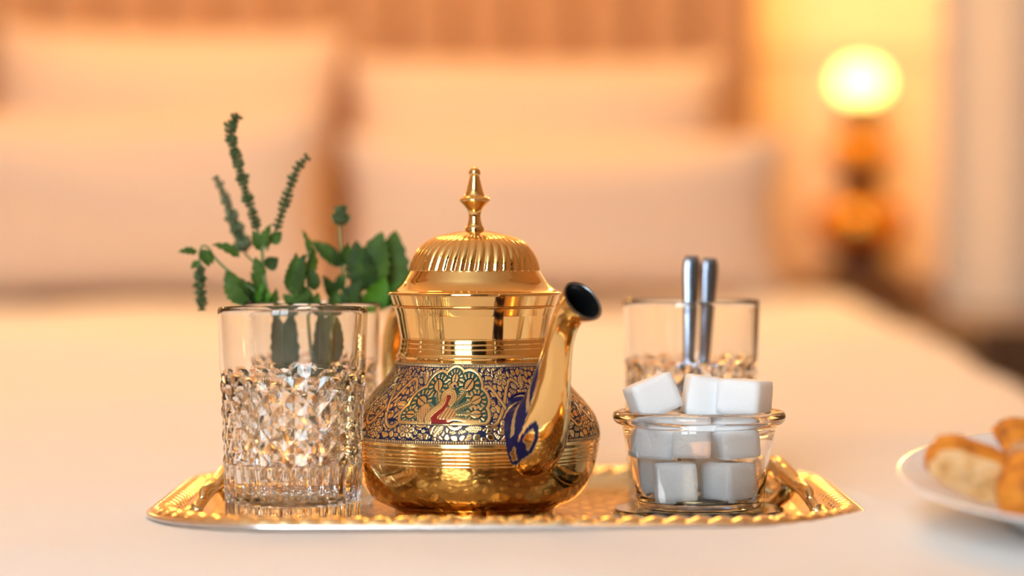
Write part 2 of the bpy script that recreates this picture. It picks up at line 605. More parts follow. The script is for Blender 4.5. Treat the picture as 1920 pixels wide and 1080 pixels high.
def pillow(center, w, h, t, lean, yaw, label, roll=0.0, puff=1.0):
    """w wide, h tall, t thick; leaning back by lean radians"""
    n = 33
    u = np.linspace(-1, 1, n)
    U, V = np.meshgrid(u, u)
    prof = np.clip(1 - np.abs(U) ** 2.6, 0, 1) ** 0.55 * np.clip(1 - np.abs(V) ** 2.6, 0, 1) ** 0.55
    # corners pulled out, edges drawn in
    pinch_x = 1 - 0.07 * (1 - V ** 2) ** 1.0 * np.abs(U) ** 3
    pinch_y = 1 - 0.085 * (1 - U ** 2) ** 1.0 * np.abs(V) ** 3
    rnd = random.Random(hash(label) % 1000 if False else len(label))
    a, b, c = rnd.uniform(0, 6), rnd.uniform(0, 6), rnd.uniform(0, 6)
    wob = 1 + 0.06 * np.sin(3 * U + a) * np.sin(2.5 * V + b) + 0.04 * np.sin(6 * V + c + 2 * U)
    X = U * w / 2 * pinch_x
    Zl = V * h / 2 * pinch_y
    T = prof * t / 2 * wob * puff
    T = np.maximum(T, 0.004)
    front = np.stack([X, -T, Zl], -1).reshape(-1, 3)
    back = np.stack([X, T, Zl], -1).reshape(-1, 3)
    v = np.vstack([front, back])
    f = [tuple(q) for q in grid_faces(n, n)] + [tuple(q)[::-1] for q in grid_faces(n, n, off=n * n)]
    idx = list(range(n)) + [r * n + n - 1 for r in range(1, n)] + [n * (n - 1) + c2 for c2 in range(n - 2, -1, -1)] + [r * n for r in range(n - 2, 0, -1)]
    for i in range(len(idx)):
        a0, b0 = idx[i], idx[(i + 1) % len(idx)]
        f.append((a0, a0 + n * n, b0 + n * n, b0))
    Mx = Matrix.Rotation(yaw, 3, 'Z') @ Matrix.Rotation(-lean, 3, 'X') @ Matrix.Rotation(roll, 3, 'Y')
    v = v @ np.array(Mx).T + np.array(center)
    lo = v[:, 2].min()
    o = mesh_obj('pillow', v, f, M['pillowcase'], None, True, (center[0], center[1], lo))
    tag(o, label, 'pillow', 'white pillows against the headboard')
    return o


# back cushions leaning on the headboard, then lower pillows in front
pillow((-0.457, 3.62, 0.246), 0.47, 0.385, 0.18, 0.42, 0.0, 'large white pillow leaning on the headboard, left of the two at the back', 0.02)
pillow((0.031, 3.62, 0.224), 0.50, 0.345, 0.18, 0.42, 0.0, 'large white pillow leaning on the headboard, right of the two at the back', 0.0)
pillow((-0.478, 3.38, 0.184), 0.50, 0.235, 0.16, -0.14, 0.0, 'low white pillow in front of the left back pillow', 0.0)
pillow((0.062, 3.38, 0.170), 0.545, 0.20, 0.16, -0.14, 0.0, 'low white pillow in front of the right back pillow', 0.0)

# ------------------------------------------------------------------ nightstand and lamp
NSX, NSY = 0.50, 3.95
ns = empty('nightstand', (NSX, NSY, RZ0), 'brown wooden nightstand beside the headboard under the globe lamp', 'nightstand')
box('top', (NSX - 0.15, NSX + 0.15, 3.80, 4.12, 0.060, 0.080), M['mid_wood'], ns, 0.003)
box('body', (NSX - 0.135, NSX + 0.135, 3.82, 4.11, RZ0 + 0.10, 0.060), M['mid_wood'], ns, 0.002)
dw = box('drawer', (NSX - 0.12, NSX + 0.12, 3.808, 3.825, -0.09, 0.02), M['mid_wood'], ns, 0.002)
MB().add(*tube([(NSX, 3.81, -0.03), (NSX, 3.80, -0.03), (NSX, 3.792, -0.03), (NSX, 3.788, -0.03)], [0.004, 0.005, 0.012, 0.006], 16, (1, 0, 0))).build('knob', M['bronze'], dw)
for x in (NSX - 0.125, NSX + 0.10):
    for y in (3.83, 4.08):
        box('leg', (x, x + 0.025, y, y + 0.025, RZ0, RZ0 + 0.10), M['mid_wood'], ns)


def lamp(x, y, zb, label):
    L = empty('table_lamp', (x, y, zb), label, 'lamp')

    def turned(name, prof, m, n_=40):
        pc = catmull(prof, 5)
        pc[:, 1] += zb
        return mesh_obj(name, *lathe(pc, n_, (x, y)), M[m], L)
    turned('foot', [(0.001, 0), (0.066, 0), (0.068, 0.010), (0.052, 0.020), (0.036, 0.032), (0.034, 0.042)], 'bronze')
    turned('body', [(0.034, 0.040), (0.058, 0.058), (0.070, 0.080), (0.064, 0.102), (0.038, 0.120), (0.026, 0.128)], 'lamp_gold')
    turned('waist', [(0.024, 0.126), (0.034, 0.132), (0.036, 0.140), (0.026, 0.148), (0.020, 0.152)], 'bronze')
    turned('vase', [(0.020, 0.150), (0.040, 0.164), (0.050, 0.182), (0.042, 0.202), (0.024, 0.218), (0.018, 0.226)], 'lamp_gold')
    turned('collar', [(0.018, 0.224), (0.028, 0.230), (0.033, 0.240), (0.028, 0.252), (0.022, 0.258)], 'bronze', 32)
    pc = [(0.034 * math.sin(a), 0.284 - 0.026 * math.cos(a)) for a in np.linspace(0.50, math.pi - 0.01, 24)]
    mesh_obj('globe', *lathe([(r_, z_ + zb) for r_, z_ in pc], 40, (x, y)), M['globe'], L)
    return L


def sconce(x, label):  # unseen lamp added to brighten the wall and pillow tops with warm light
    S = empty('fill_sconce', (x, RY1, 0.80), label, 'lamp')
    mesh_obj('bracket', *tube([(x, RY1, 0.80), (x, RY1 - 0.04, 0.80), (x, RY1 - 0.10, 0.80), (x, RY1 - 0.12, 0.82)], [0.04, 0.012, 0.010, 0.012], 16, (1, 0, 0)), M['brass'], S)
    mesh_obj('shade', *lathe([(0.02, 0.83), (0.06, 0.84), (0.07, 0.88), (0.06, 0.92), (0.002, 0.93)], 32, (x, RY1 - 0.12)), M['sconce_fill'], S)


lp = P(1613, 160, 3.95)
lamp(lp.x, 3.95, 0.0805, 'gold table lamp with a glowing round globe on the nightstand')
sconce(0.50, 'unseen brass sconce added to light the wall above the nightstand')
# twins on the other side of the bed, outside the frame
ns2 = empty('nightstand', (-1.18, NSY, RZ0), 'brown wooden nightstand left of the bed', 'nightstand')
box('top', (-1.33, -1.03, 3.80, 4.12, 0.040, 0.060), M['mid_wood'], ns2, 0.003)
box('body', (-1.315, -1.045, 3.82, 4.11, RZ0, 0.040), M['mid_wood'], ns2, 0.002)
lamp(-1.18, 3.95, 0.061, 'gold globe lamp on the nightstand left of the bed')
sconce(-1.18, 'unseen brass sconce added to light the wall left of the bed')

# ------------------------------------------------------------------ tray
ZF = 0.003   # top of the tray floor


def tray_outline(off, n_c=20, n_s=70):
    """closed outline points offset by off (positive outward), equal counts for every offset"""
    r = TCR + off
    pts = []
    arcs = [(THW - TCR, THD - TCR, 0), (-(THW - TCR), THD - TCR, 90), (-(THW - TCR), -(THD - TCR), 180), (THW - TCR, -(THD - TCR), 270)]
    corner = []
    for (cx, cy, a0) in arcs:
        corner.append([(TX + cx + r * math.cos(math.radians(a0 + 90 * i / n_c)), TCY + cy + r * math.sin(math.radians(a0 + 90 * i / n_c))) for i in range(n_c + 1)])
    for k in range(4):
        pts += corner[k]
        a = corner[k][-1]
        b = corner[(k + 1) % 4][0]
        for i in range(1, n_s):
            t = i / n_s
            pts.append((a[0] + (b[0] - a[0]) * t, a[1] + (b[1] - a[1]) * t))
    return np.array(pts)


tray = empty('tray', (TX, TCY, 0.001), 'golden brass serving tray with gadrooned rim under the tea set', 'tray')
ol = [tray_outline(o_) for o_ in (-0.0235, -0.021)]
n = len(ol[0])
v = [(x, y, ZF) for x, y in ol[0]] + [(x, y, 0.0008) for x, y in ol[1]]
f = [tuple(range(n)), tuple(range(n, 2 * n))[::-1]] + [(i, i + n, (i + 1) % n + n, (i + 1) % n) for i in range(n)]
mesh_obj('tray_floor', v, f, M['tray_floor'], tray, False)
# raised engraved rosettes and leaves on the floor
rs = MB()
rnd = random.Random(4)
for gx in np.arange(-0.145, 0.1451, 0.0145):
    for gy in np.arange(-0.118, 0.1181, 0.0145):
        cx, cy = TX + gx + (0.00725 if int(round(gy / 0.0145)) % 2 else 0), TCY + gy
        if tray_sd(np.array(cx), np.array(cy)) > -0.031:
            continue
        a0 = rnd.uniform(0, 3.1)
        kz = rnd.uniform(0.55, 1.25)
        ring = [(cx + 0.0055 * kz * math.cos(a0) * math.cos(t) - 0.0034 * math.sin(a0) * math.sin(t), cy + 0.0055 * kz * math.sin(a0) * math.cos(t) + 0.0034 * math.cos(a0) * math.sin(t)) for t in np.linspace(0, 2 * math.pi, 10, endpoint=False)]
        rs.add([(x, y, ZF - 0.0002) for x, y in ring] + [(cx + (x - cx) * 0.6, cy + (y - cy) * 0.6, ZF + 0.0002) for x, y in ring],
               [(i, (i + 1) % 10, (i + 1) % 10 + 10, i + 10) for i in range(10)] + [tuple(range(10, 20))])
o = rs.build('engraved_leaves', M['tray_relief'], tray, True)
tag(o, kind='stuff')
# wall
prof = [(-0.0235, ZF), (-0.0215, 0.0042), (-0.0185, 0.0075), (-0.0160, 0.0112), (-0.0148, 0.0126)]
prof_b = [(-0.0138, 0.0118), (-0.0150, 0.0100), (-0.0175, 0.0062), (-0.0205, 0.0030), (-0.0225, 0.0018)]
pts = []
for (o_, z) in prof + prof_b:
    pts.append(np.column_stack([tray_outline(o_), np.full(n, z)]))
full = np.stack(pts)
mesh_obj('tray_wall', full.reshape(-1, 3), grid_faces(len(pts), n, True), M['brass_tray'], tray, True)
# gadrooned rim: ridges across the rim, slanted like a rope


def swept_rim():
    base = tray_outline(0.0, 60, 260)
    m = len(base)
    seg = np.hypot(*(np.roll(base, -1, 0) - base).T)
    s = np.concatenate([[0], np.cumsum(seg)[:-1]])
    tot = seg.sum()
    ng = int(round(tot / 0.0110))
    rows = []
    K = 14
    for j in range(K):
        a = math.pi * j / (K - 1)
        o_ = -0.0085 + 0.0068 * -math.cos(a)
        out = tray_outline(o_, 60, 260)
        lobe = np.abs(np.sin(math.pi * (s / tot * ng) + a * 0.9))
        z = 0.0115 + 0.0046 * math.sin(a) * (0.55 + 0.45 * lobe ** 0.7)
        rows.append(np.column_stack([out, z]))
    full = np.stack(rows)
    return full.reshape(-1, 3), grid_faces(K, m, True)


mesh_obj('gadrooned_rim', *swept_rim(), M['brass_tray'], tray, True)
prof = [(-0.0020, 0.0120), (-0.0004, 0.0128), (0.0006, 0.0122), (0.0010, 0.0108), (0.0004, 0.0096), (-0.0030, 0.0092), (-0.0080, 0.0094), (-0.0140, 0.0100)]
pts = [np.column_stack([tray_outline(o_), np.full(n, z)]) for o_, z in prof]
mesh_obj('edge_lip', np.stack(pts).reshape(-1, 3), grid_faces(len(prof), n, True), M['tray_edge'], tray, True)


def tray_handle(sx):
    h = MB()
    path = [P(1536, 962, 1.452), P(1524, 944, 1.458), P(1510, 924, 1.468), P(1492, 908, 1.480), P(1474, 890, 1.492), P(1460, 874, 1.500), P(1446, 870, 1.508),
            P(1434, 878, 1.514), P(1428, 894, 1.518), P(1434, 912, 1.520), P(1448, 922, 1.518), P(1464, 918, 1.515), P(1470, 904, 1.512), P(1462, 894, 1.51)]
    pc = catmull([tuple(p) for p in path], 6)
    rad = np.interp(np.linspace(0, 1, len(pc)), [0, 0.06, 0.2, 0.3, 0.45, 0.6, 0.85, 1], [0.0042, 0.003, 0.0034, 0.0056, 0.0042, 0.0032, 0.0026, 0.0034])
    path2 = [P(1494, 910, 1.482), P(1505, 912, 1.472), P(1517, 922, 1.463), P(1521, 938, 1.458)]
    p2 = catmull([tuple(p) for p in path2], 6)
    path3 = [P(1480, 905, 1.488), P(1472, 925, 1.49), P(1456, 940, 1.50), P(1440, 948, 1.512)]
    p3 = catmull([tuple(p) for p in path3], 6)
    for arr, rr in ((pc, rad), (p2, np.linspace(0.0045, 0.0018, len(p2))), (p3, np.linspace(0.0055, 0.0038, len(p3)))):
        a = arr.copy()
        a[:, 2] = np.maximum(a[:, 2], ZF + 0.0035)
        if sx < 0:
            a[:, 0] = 2 * TX - a[:, 0]
        h.add(*tube(a, rr, 12))
    h.build('scroll_handle', M['brass_tray'], tray, True)


tray_handle(1)
tray_handle(-1)

# ------------------------------------------------------------------ teapot
PX, PY = (890 - 960) / F * 1.475, 1.475
KP = PY / F


def zr(y):
    return CAM_H - (y - HOR) * KP


pot = empty('teapot', (PX, PY, ZF), 'brass teapot with blue enamel band and peacock medallion on the tray', 'teapot')
SIL = [(960, 139), (950, 158), (932, 190), (908, 210), (881, 223), (850, 231), (823, 234.5), (805, 234), (790, 230), (775, 223.5), (753, 207), (727, 183), (706, 165), (690, 155), (676, 148.5), (663, 144),
       (650, 141), (636, 139.2), (624, 138.7), (611, 140), (600, 142.8), (588, 147), (572, 152.3), (560, 156.5), (553, 159)]
body_prof = catmull([(r * KP, zr(y)) for y, r in SIL], 14)
BAND_Z0, BAND_Z1 = zr(818.5), zr(674.5)


def body_r(z):
    return np.interp(z, body_prof[:, 1], body_prof[:, 0])


zs = np.unique(np.concatenate([np.linspace(body_prof[0, 1], BAND_Z0, 150), np.linspace(BAND_Z1, body_prof[-1, 1], 150)]))


def front_y(z):
    return HOR + (CAM_H - z) * F / 1.417


def groove(z):
    y = front_y(z)
    g = np.zeros_like(z)
    for yc in (845, 852.5, 860, 867.5, 874):
        g -= 0.00026 * np.exp(-((y - yc) / 0.9) ** 2)
    for yc in (642, 651, 660):
        g -= 0.00018 * np.exp(-((y - yc) / 1.0) ** 2)
    g += 0.0007 * np.exp(-((y - 675) / 3.5) ** 2)
    g -= 0.0006 * np.exp(-((y - 682) / 1.5) ** 2)
    g += 0.0004 * np.exp(-((y - 839) / 2.0) ** 2)
    return g


def dense_lathe(za, zb, rows, n=160, close=False):
    z = np.linspace(za, zb, rows)
    r = body_r(z) + groove(z)
    return lathe(np.column_stack([r, z]), n, (PX, PY))


foot_prof = catmull([(0.0385, zr(962) + 0.0005), (0.0392, zr(964)), (0.0412, zr(967)), (0.0424, 0.0055), (0.0424, 0.0042), (0.0418, ZF + 0.0002), (0.0380, ZF + 0.0002), (0.036, 0.0045)], 5)
lo = MB().add(*dense_lathe(body_prof[0, 1], BAND_Z0, 190))
lo.build('body', M['brass_body'], pot)
mesh_obj('foot', *lathe(foot_prof, 96, (PX, PY)), M['brass'], pot)
nk = MB().add(*dense_lathe(BAND_Z1, body_prof[-1, 1], 190))
rim_prof = [(body_prof[-1, 0], body_prof[-1, 1]), (body_prof[-1, 0] + 0.0004, body_prof[-1, 1] + 0.0006), (body_prof[-1, 0] - 0.001, body_prof[-1, 1] + 0.0006), (body_prof[-1, 0] - 0.002, body_prof[-1, 1] - 0.002), (0.038, 0.09)]
nk.add(*lathe(rim_prof, 96, (PX, PY)))
nk.build('neck', M['brass'], pot)
mesh_obj('collar', *lathe([(r + 0.0002, z) for r, z in zip(body_r(np.linspace(zr(576), zr(571), 6)) + np.array([0, .0005, .0008, .0008, .0005, 0]), np.linspace(zr(576), zr(571), 6))], 128, (PX, PY)), M['brass'], pot)

# ---- enamel ornament
BLUE = np.array([0.006, 0.006, 0.040])
DARK = np.array([0.012, 0.012, 0.018])
GREEN = np.array([0.015, 0.060, 0.045])
RED = np.array([0.27, 0.010, 0.008])
GOLD = np.array(BRASS)


def sd_poly(x, y, pts):
    d = np.full(x.shape, 1e9)
    for (ax, ay), (bx, by) in zip(pts[:-1], pts[1:]):
        vx, vy = bx - ax, by - ay
        t = np.clip(((x - ax) * vx + (y - ay) * vy) / (vx * vx + vy * vy + 1e-9), 0, 1)
        d = np.minimum(d, np.hypot(x - ax - t * vx, y - ay - t * vy))
    return d


def smooth_line(pts, per=6):
    return [tuple(p) for p in catmull(pts, per)]


class Paint:
    def __init__(self, n):
        self.c = np.tile(BLUE, (n, 1))
        self.e = np.ones(n)          # enamel amount
        self.h = np.zeros(n)         # height of relief

    def put(self, mask, color, enamel):
        self.c[mask] = color
        self.e[mask] = enamel
        self.h[mask] = 0.0 if enamel > 0.5 else 1.0


def arabesque(p, s, t, seed=1, t0=683.0, t1=836.0, circ=1414.0):
    rng = np.random.RandomState(seed)
    # fill of small gold blobs with blue joints
    cell = 12.8
    nc = int(round(circ / cell))
    cs = circ / nc
    nr = int((t1 - t0) / cell) + 3
    jx = rng.uniform(0.08, 0.92, (nr + 2, nc))
    jy = rng.uniform(0.08, 0.92, (nr + 2, nc))
    kind = rng.uniform(0, 1, (nr + 2, nc))
    ang = rng.uniform(0, math.pi, (nr + 2, nc))
    gi = np.floor(s / cs).astype(int)
    gj = np.floor((t - t0) / cell).astype(int) + 1
    f1 = np.full(s.shape, 1e9)
    f2 = np.full(s.shape, 1e9)
    ka = np.zeros(s.shape)
    kk = np.zeros(s.shape)
    for a in (-1, 0, 1):
        for b in (-1, 0, 1):
            ii = gi + a
            jj = np.clip(gj + b, 0, nr + 1)
            im = ii % nc
            cx = (ii + jx[jj, im]) * cs
            cy = t0 + (gj + b - 1 + jy[jj, im]) * cell
            an = ang[jj, im]
            dx, dy = s - cx, t - cy
            u = dx * np.cos(an) + dy * np.sin(an)
            w = -dx * np.sin(an) + dy * np.cos(an)
            d = np.hypot(u * 0.75, w * 1.25)
            closer = d < f1
            f2 = np.where(closer, f1, np.minimum(f2, d))
            ka = np.where(closer, an, ka)
            kk = np.where(closer, kind[jj, im], kk)
            f1 = np.where(closer, d, f1)
    gold = (f2 - f1) > 2.6
    hatch = np.sin((s * np.cos(ka) + t * np.sin(ka)) * 1.9) > 0.25
    gold &= ~((kk > 0.62) & hatch)
    p.put(gold, GOLD, 0)
    # vines
    for ph, amp, wl, mid in ((0.0, 42, 128.5, 757), (math.pi, 38, 128.5, 765)):
        d = np.abs(t - (mid + amp * np.sin(s / wl * 2 * math.pi + ph))) / np.sqrt(1 + (amp * 2 * math.pi / wl * np.cos(s / wl * 2 * math.pi + ph)) ** 2)
        p.put(d < 4.6, BLUE, 1)
        p.put(d < 2.7, GOLD, 0)
    # flowers and leaves
    nf = 22
    for i in range(nf):
        for row in range(3):
            cx = (i + 0.5 * (row % 2) + rng.uniform(-0.12, 0.12)) * circ / nf
            cy = t0 + 30 + row * 45 + rng.uniform(-5, 5)
            dx = (s - cx + circ / 2) % circ - circ / 2
            dy = t - cy
            m = (np.abs(dx) < 26) & (np.abs(dy) < 26)
            if not m.any():
                continue
            r = np.hypot(dx, dy)
            a = np.arctan2(dy, dx) + rng.uniform(0, 6)
            if (i + row) % 3 != 2:
                np_ = 6 if row == 1 else 5
                lobe = np.abs(np.cos(a * np_ / 2))
                rad = 9 + 6.5 * lobe
                p.put(m & (r < rad + 2.2), BLUE, 1)
                p.put(m & (r < rad) & (lobe > 0.28), GOLD, 0)
                p.put(m & (r < rad - 3) & (r > 6) & (lobe > 0.965), BLUE, 1)
                p.put(m & (r < 5.6), BLUE, 1)
                p.put(m & (r < 3.7), GOLD, 0)
            else:
                u = dx * math.cos(i) + dy * math.sin(i)
                w = -dx * math.sin(i) + dy * math.cos(i)
                lf = (np.abs(w) < 9.5 * np.clip(1 - (u / 18) ** 2, 0, 1))
                lf2 = (np.abs(w) < 7.2 * np.clip(1 - (u / 15.5) ** 2, 0, 1))
                p.put(m & lf, BLUE, 1)
                p.put(m & lf2, GOLD, 0)
                p.put(m & lf2 & (np.sin((u + np.abs(w) * 0.8) * 1.75) > 0.35) & (np.abs(w) > 1.0), BLUE, 1)
    # borders
    for tt, sgn in ((t0, 1), (t1, -1)):
        q = (t - tt) * sgn
        p.put(q < 9, BLUE, 1)
        p.put((q < 7.5) & (q > 2) & (np.sin(s * 1.45) > -0.1), GOLD, 0)
        p.put(q < 1.2, GOLD, 0)


LOBES = [(800, 285, 105), (612, 352, 122), (488, 505, 118), (425, 640, 95), (975, 345, 130), (1055, 490, 110), (1050, 628, 102), (760, 560, 250)]


def medallion_mask(X, Y, grow=0.0):
    m = np.zeros(X.shape, bool)
    for cx, cy, r in LOBES:
        m |= np.hypot(X - cx, Y - cy) < r + grow
    return m & (Y < 700 + grow * 1.0)


def peacock(p, X, Y):
    m = medallion_mask(X, Y, 42)
    p.put(m, BLUE, 1)
    p.put(medallion_mask(X, Y, 34), GOLD, 0)
    inner = medallion_mask(X, Y, 0)
    p.put(medallion_mask(X, Y, 7), DARK, 1)
    p.put(inner, GREEN, 1)
    root = (740, 640)
    # tail feathers: each lobe is a feather eye with barbs
    for i, (cx, cy, r) in enumerate(LOBES[:7]):
        dx, dy = X - cx, Y - cy
        d = np.hypot(dx, dy)
        a = np.arctan2(dy, dx)
        ax = math.atan2(cy - root[1], cx - root[0])
        loc = inner & (d < r * 1.02)
        barb = np.sin(a * 13 + i) > 0.30
        p.put(loc & (d > r * 0.55) & (d < r * 0.90) & barb, GOLD, 0)
        u = dx * math.cos(ax) + dy * math.sin(ax)
        w = -dx * math.sin(ax) + dy * math.cos(ax)
        eye = np.abs(w) < 0.36 * r * np.clip(1 - (u / (0.55 * r)) ** 2, 0, 1)
        p.put(loc & (np.hypot(u / 0.62, w / 0.46) < r), DARK, 1)
        p.put(loc & eye, GOLD, 0)
        p.put(loc & eye & (np.abs(w) < 0.05 * r), DARK, 1)
        # quill with slanted barbs from the body to the eye
        L = math.hypot(cx - root[0], cy - root[1])
        qx, qy = X - root[0], Y - root[1]
        qu = qx * math.cos(ax) + qy * math.sin(ax)
        qw = -qx * math.sin(ax) + qy * math.cos(ax)
        q = inner & (qu > 60) & (qu < L - 0.45 * r) & (np.abs(qw) < 34)
        p.put(q & (np.sin((qu + np.abs(qw) * 0.9) * 0.26) > 0.1), np.array([0.42, 0.36, 0.16]), 0.0)
        p.put(q & (np.abs(qw) < 5), GOLD, 0)
    # bird
    wing_l = np.hypot((X - 556) / 62, (Y - 620) / 88) < 1
    p.put(wing_l & inner | (np.hypot((X - 556) / 70, (Y - 622) / 96) < 1) & (Y < 712), DARK, 1)
    p.put(wing_l & (Y < 708), GOLD, 0)
    p.put(wing_l & (Y < 708) & (np.sin((X - 0.35 * Y) * 0.27) > 0.55) & (Y > 570), np.array([0.30, 0.05, 0.02]), 1)
    body = (np.hypot((X - 735) / 130, (Y - 650) / 85) < 1) & (Y < 722)
    p.put((np.hypot((X - 735) / 140, (Y - 650) / 95) < 1) & (Y < 730), DARK, 1)
    p.put(body, RED, 1)
    wing = (np.hypot((X - 775) / 95, (Y - 630) / 66) < 1) & (Y < 678) & (X > 668)
    p.put(wing, GOLD, 0)
    p.put(wing & (np.sin((X + 0.45 * Y) * 0.20) > 0.62), RED, 1)
    neck = smooth_line([(806, 520), (822, 470), (800, 424), (752, 412), (716, 440), (724, 500), (700, 555), (648, 605), (612, 660), (628, 712)])
    d = sd_poly(X, Y, neck)
    ok = Y < 718
    p.put(ok & (d < 37), DARK, 1)
    p.put(ok & (d < 30), GOLD, 0)
    p.put(ok & (d < 30) & (d > 8) & (d < 12), np.array([0.20, 0.05, 0.02]), 1)
    breast = smooth_line([(745, 470), (748, 520), (716, 580), (672, 640), (668, 690)])
    p.put(ok & (sd_poly(X, Y, breast) < 32) & (d > 26), RED, 1)
    head = np.hypot(X - 770, Y - 432)
    p.put(np.hypot(X - 800, Y - 345) < 40, DARK, 1)
    p.put(np.hypot(X - 800, Y - 345) < 32, GOLD, 0)
    p.put(np.hypot(X - 808, Y - 358) < 16, BLUE, 1)
    for k in (-1, 0, 1):
        p.put(sd_poly(X, Y, [(765, 405), (765 + 26 * k, 340)]) < 6, GOLD, 0)
    # legs and tail plume at the foot of the medallion
    p.put(sd_poly(X, Y, smooth_line([(800, 690), (860, 672), (960, 690), (1060, 700)])) < 14, GOLD, 0)


def make_band():
    nrows, ncols = 178, 1400
    zz = np.linspace(BAND_Z0, BAND_Z1, nrows)
    ph = np.linspace(-math.pi, math.pi, ncols, endpoint=False)
    PHI, ZZ = np.meshgrid(ph, zz)
    R = body_r(ZZ)
    T = front_y(ZZ)
    s = (PHI * 225.0).ravel()
    t = T.ravel()
    p = Paint(len(s))
    arabesque(p, s, t, 3, front_y(BAND_Z1), front_y(BAND_Z0))
    # repeat the medallion around the pot; the first one faces the camera
    scl = 200.0 / 0.1852
    masks = np.zeros(len(s), bool)
    for k in range(4):
        phc = -0.258 + k * math.pi / 2
        dphi = (PHI.ravel() - phc + math.pi) % (2 * math.pi) - math.pi
        X = 745 + dphi * scl
        Y = (t - 660) / 0.1852
        near = np.abs(dphi) < 0.6
        mm = medallion_mask(X, Y, 42) & near
        sub = Paint(int(near.sum()))
        sub.c, sub.e, sub.h = p.c[near], p.e[near], p.h[near]
        if k != 1:
            peacock(sub, X[near], Y[near])
            p.c[near], p.e[near], p.h[near] = sub.c, sub.e, sub.h
            if k == 0:
                masks |= mm
    R2 = R + (p.h.reshape(R.shape) * 0.00022)
    v = np.stack([PX + R2 * np.sin(PHI), PY - R2 * np.cos(PHI), ZZ], -1).reshape(-1, 3)
    fcs = grid_faces(nrows, ncols, True)
    inside = masks[fcs].all(1)
    rgba = np.column_stack([p.c, p.e]).astype(np.float32)
    for name, sel in (('enamel_band', ~inside), ('peacock_medallion', inside)):
        fs = fcs[sel]
        used, inv = np.unique(fs, return_inverse=True)
        fs = inv.reshape(-1, 4)
        vv = v[used] - np.array(parent_world(pot))
        me = bpy.data.meshes.new(name)
        me.vertices.add(len(vv))
        me.vertices.foreach_set('co', vv.astype(np.float32).ravel())
        me.loops.add(fs.size)
        me.loops.foreach_set('vertex_index', fs.ravel().astype(np.int32))
        me.polygons.add(len(fs))
        me.polygons.foreach_set('loop_start', np.arange(0, fs.size, 4, dtype=np.int32))
        me.update(calc_edges=True)
        me.validate()
        me.shade_smooth()
        at = me.attributes.new('paint', 'FLOAT_COLOR', 'POINT')
        at.data.foreach_set('color', rgba[used].ravel())
        me.materials.append(M['enamel'])
        ob = bpy.data.objects.new(name, me)
        col.objects.link(ob)
        ob.parent = pot
        ob['label'] = 'band of gold arabesques on dark blue enamel' if name == 'enamel_band' else 'lobed medallion of a red and gold peacock with fanned tail'


make_band()

# ---- lid
lid = empty('lid', (0, 0, 0))
lid.parent = pot
lid.location = (0, 0, zr(552) - ZF)
LID = [(551.5, 150), (551.5, 163.5), (549.5, 165), (547, 163.5), (543.5, 154), (538, 145), (530, 136), (520, 129.5), (509, 122.5), (506, 121), (500, 119.6), (490, 117), (478, 112), (466, 104), (455, 93), (447, 79), (441, 62), (437, 45), (434, 28), (433, 16)]
pr = catmull([(r * KP, zr(y)) for y, r in LID], 8)
nth = 42 * 12
th = np.linspace(0, 2 * math.pi, nth, endpoint=False)
ysil = HOR + (CAM_H - pr[:, 1]) / KP
amp = smoothstep(508, 505, ysil) * smoothstep(434, 444, ysil) * 1.0
tw = np.clip((506 - ysil) / 70, 0, 1) * 0.10
TH, A = np.meshgrid(th, amp)
TWm = np.repeat(tw[:, None], nth, 1)
lob = np.abs(np.sin((TH - TWm) * 21))
Rm = pr[:, 0:1] * (1 + A * (0.036 * (lob ** 0.7) - 0.022))
v = np.stack([PX + Rm * np.sin(TH), PY - Rm * np.cos(TH), np.repeat(pr[:, 1:2], nth, 1)], -1).reshape(-1, 3)
mesh_obj('fluted_dome', v, grid_faces(len(pr), nth, True), M['brass'], lid)
KN = [(434, 17.5), (430, 18), (426, 17), (422, 14.5), (414, 12), (405, 11), (397, 12.2), (391, 15.5), (384, 22), (378, 28), (374.5, 29), (371, 26), (367, 20), (358, 16), (347, 13), (336, 10.2), (330.5, 9)]
kp = [tuple(q) for q in catmull([(r * KP, zr(y)) for y, r in KN], 5)]
kp += [(11 * KP * math.sin(a), zr(324) + 10.5 * KP * -math.cos(a)) for a in np.linspace(0.85, math.pi - 0.02, 14)]
mesh_obj('knob', *lathe(kp, 48, (PX, PY)), M['brass'], lid)

# ---- spout
TH_S = math.radians(29)
SDIR = np.array([math.sin(TH_S), -math.cos(TH_S), 0.0])
SLAT = np.array([math.cos(TH_S), math.sin(TH_S), 0.0])
ctrl = [(0.046, 0.0485, 0.0225, 0.0185), (0.058, 0.0485, 0.0220, 0.0180), (0.068, 0.0530, 0.0185, 0.0160), (0.0755, 0.0620, 0.0143, 0.0130), (0.0815, 0.0750, 0.0110, 0.0102),
        (0.0865, 0.0890, 0.0088, 0.0080), (0.0915, 0.1005, 0.0078, 0.0070), (0.0975, 0.1095, 0.0080, 0.0070), (0.1055, 0.1160, 0.0094, 0.0080), (0.1135, 0.1190, 0.0118, 0.0094)]
cc = catmull(ctrl, 14)
na = 144


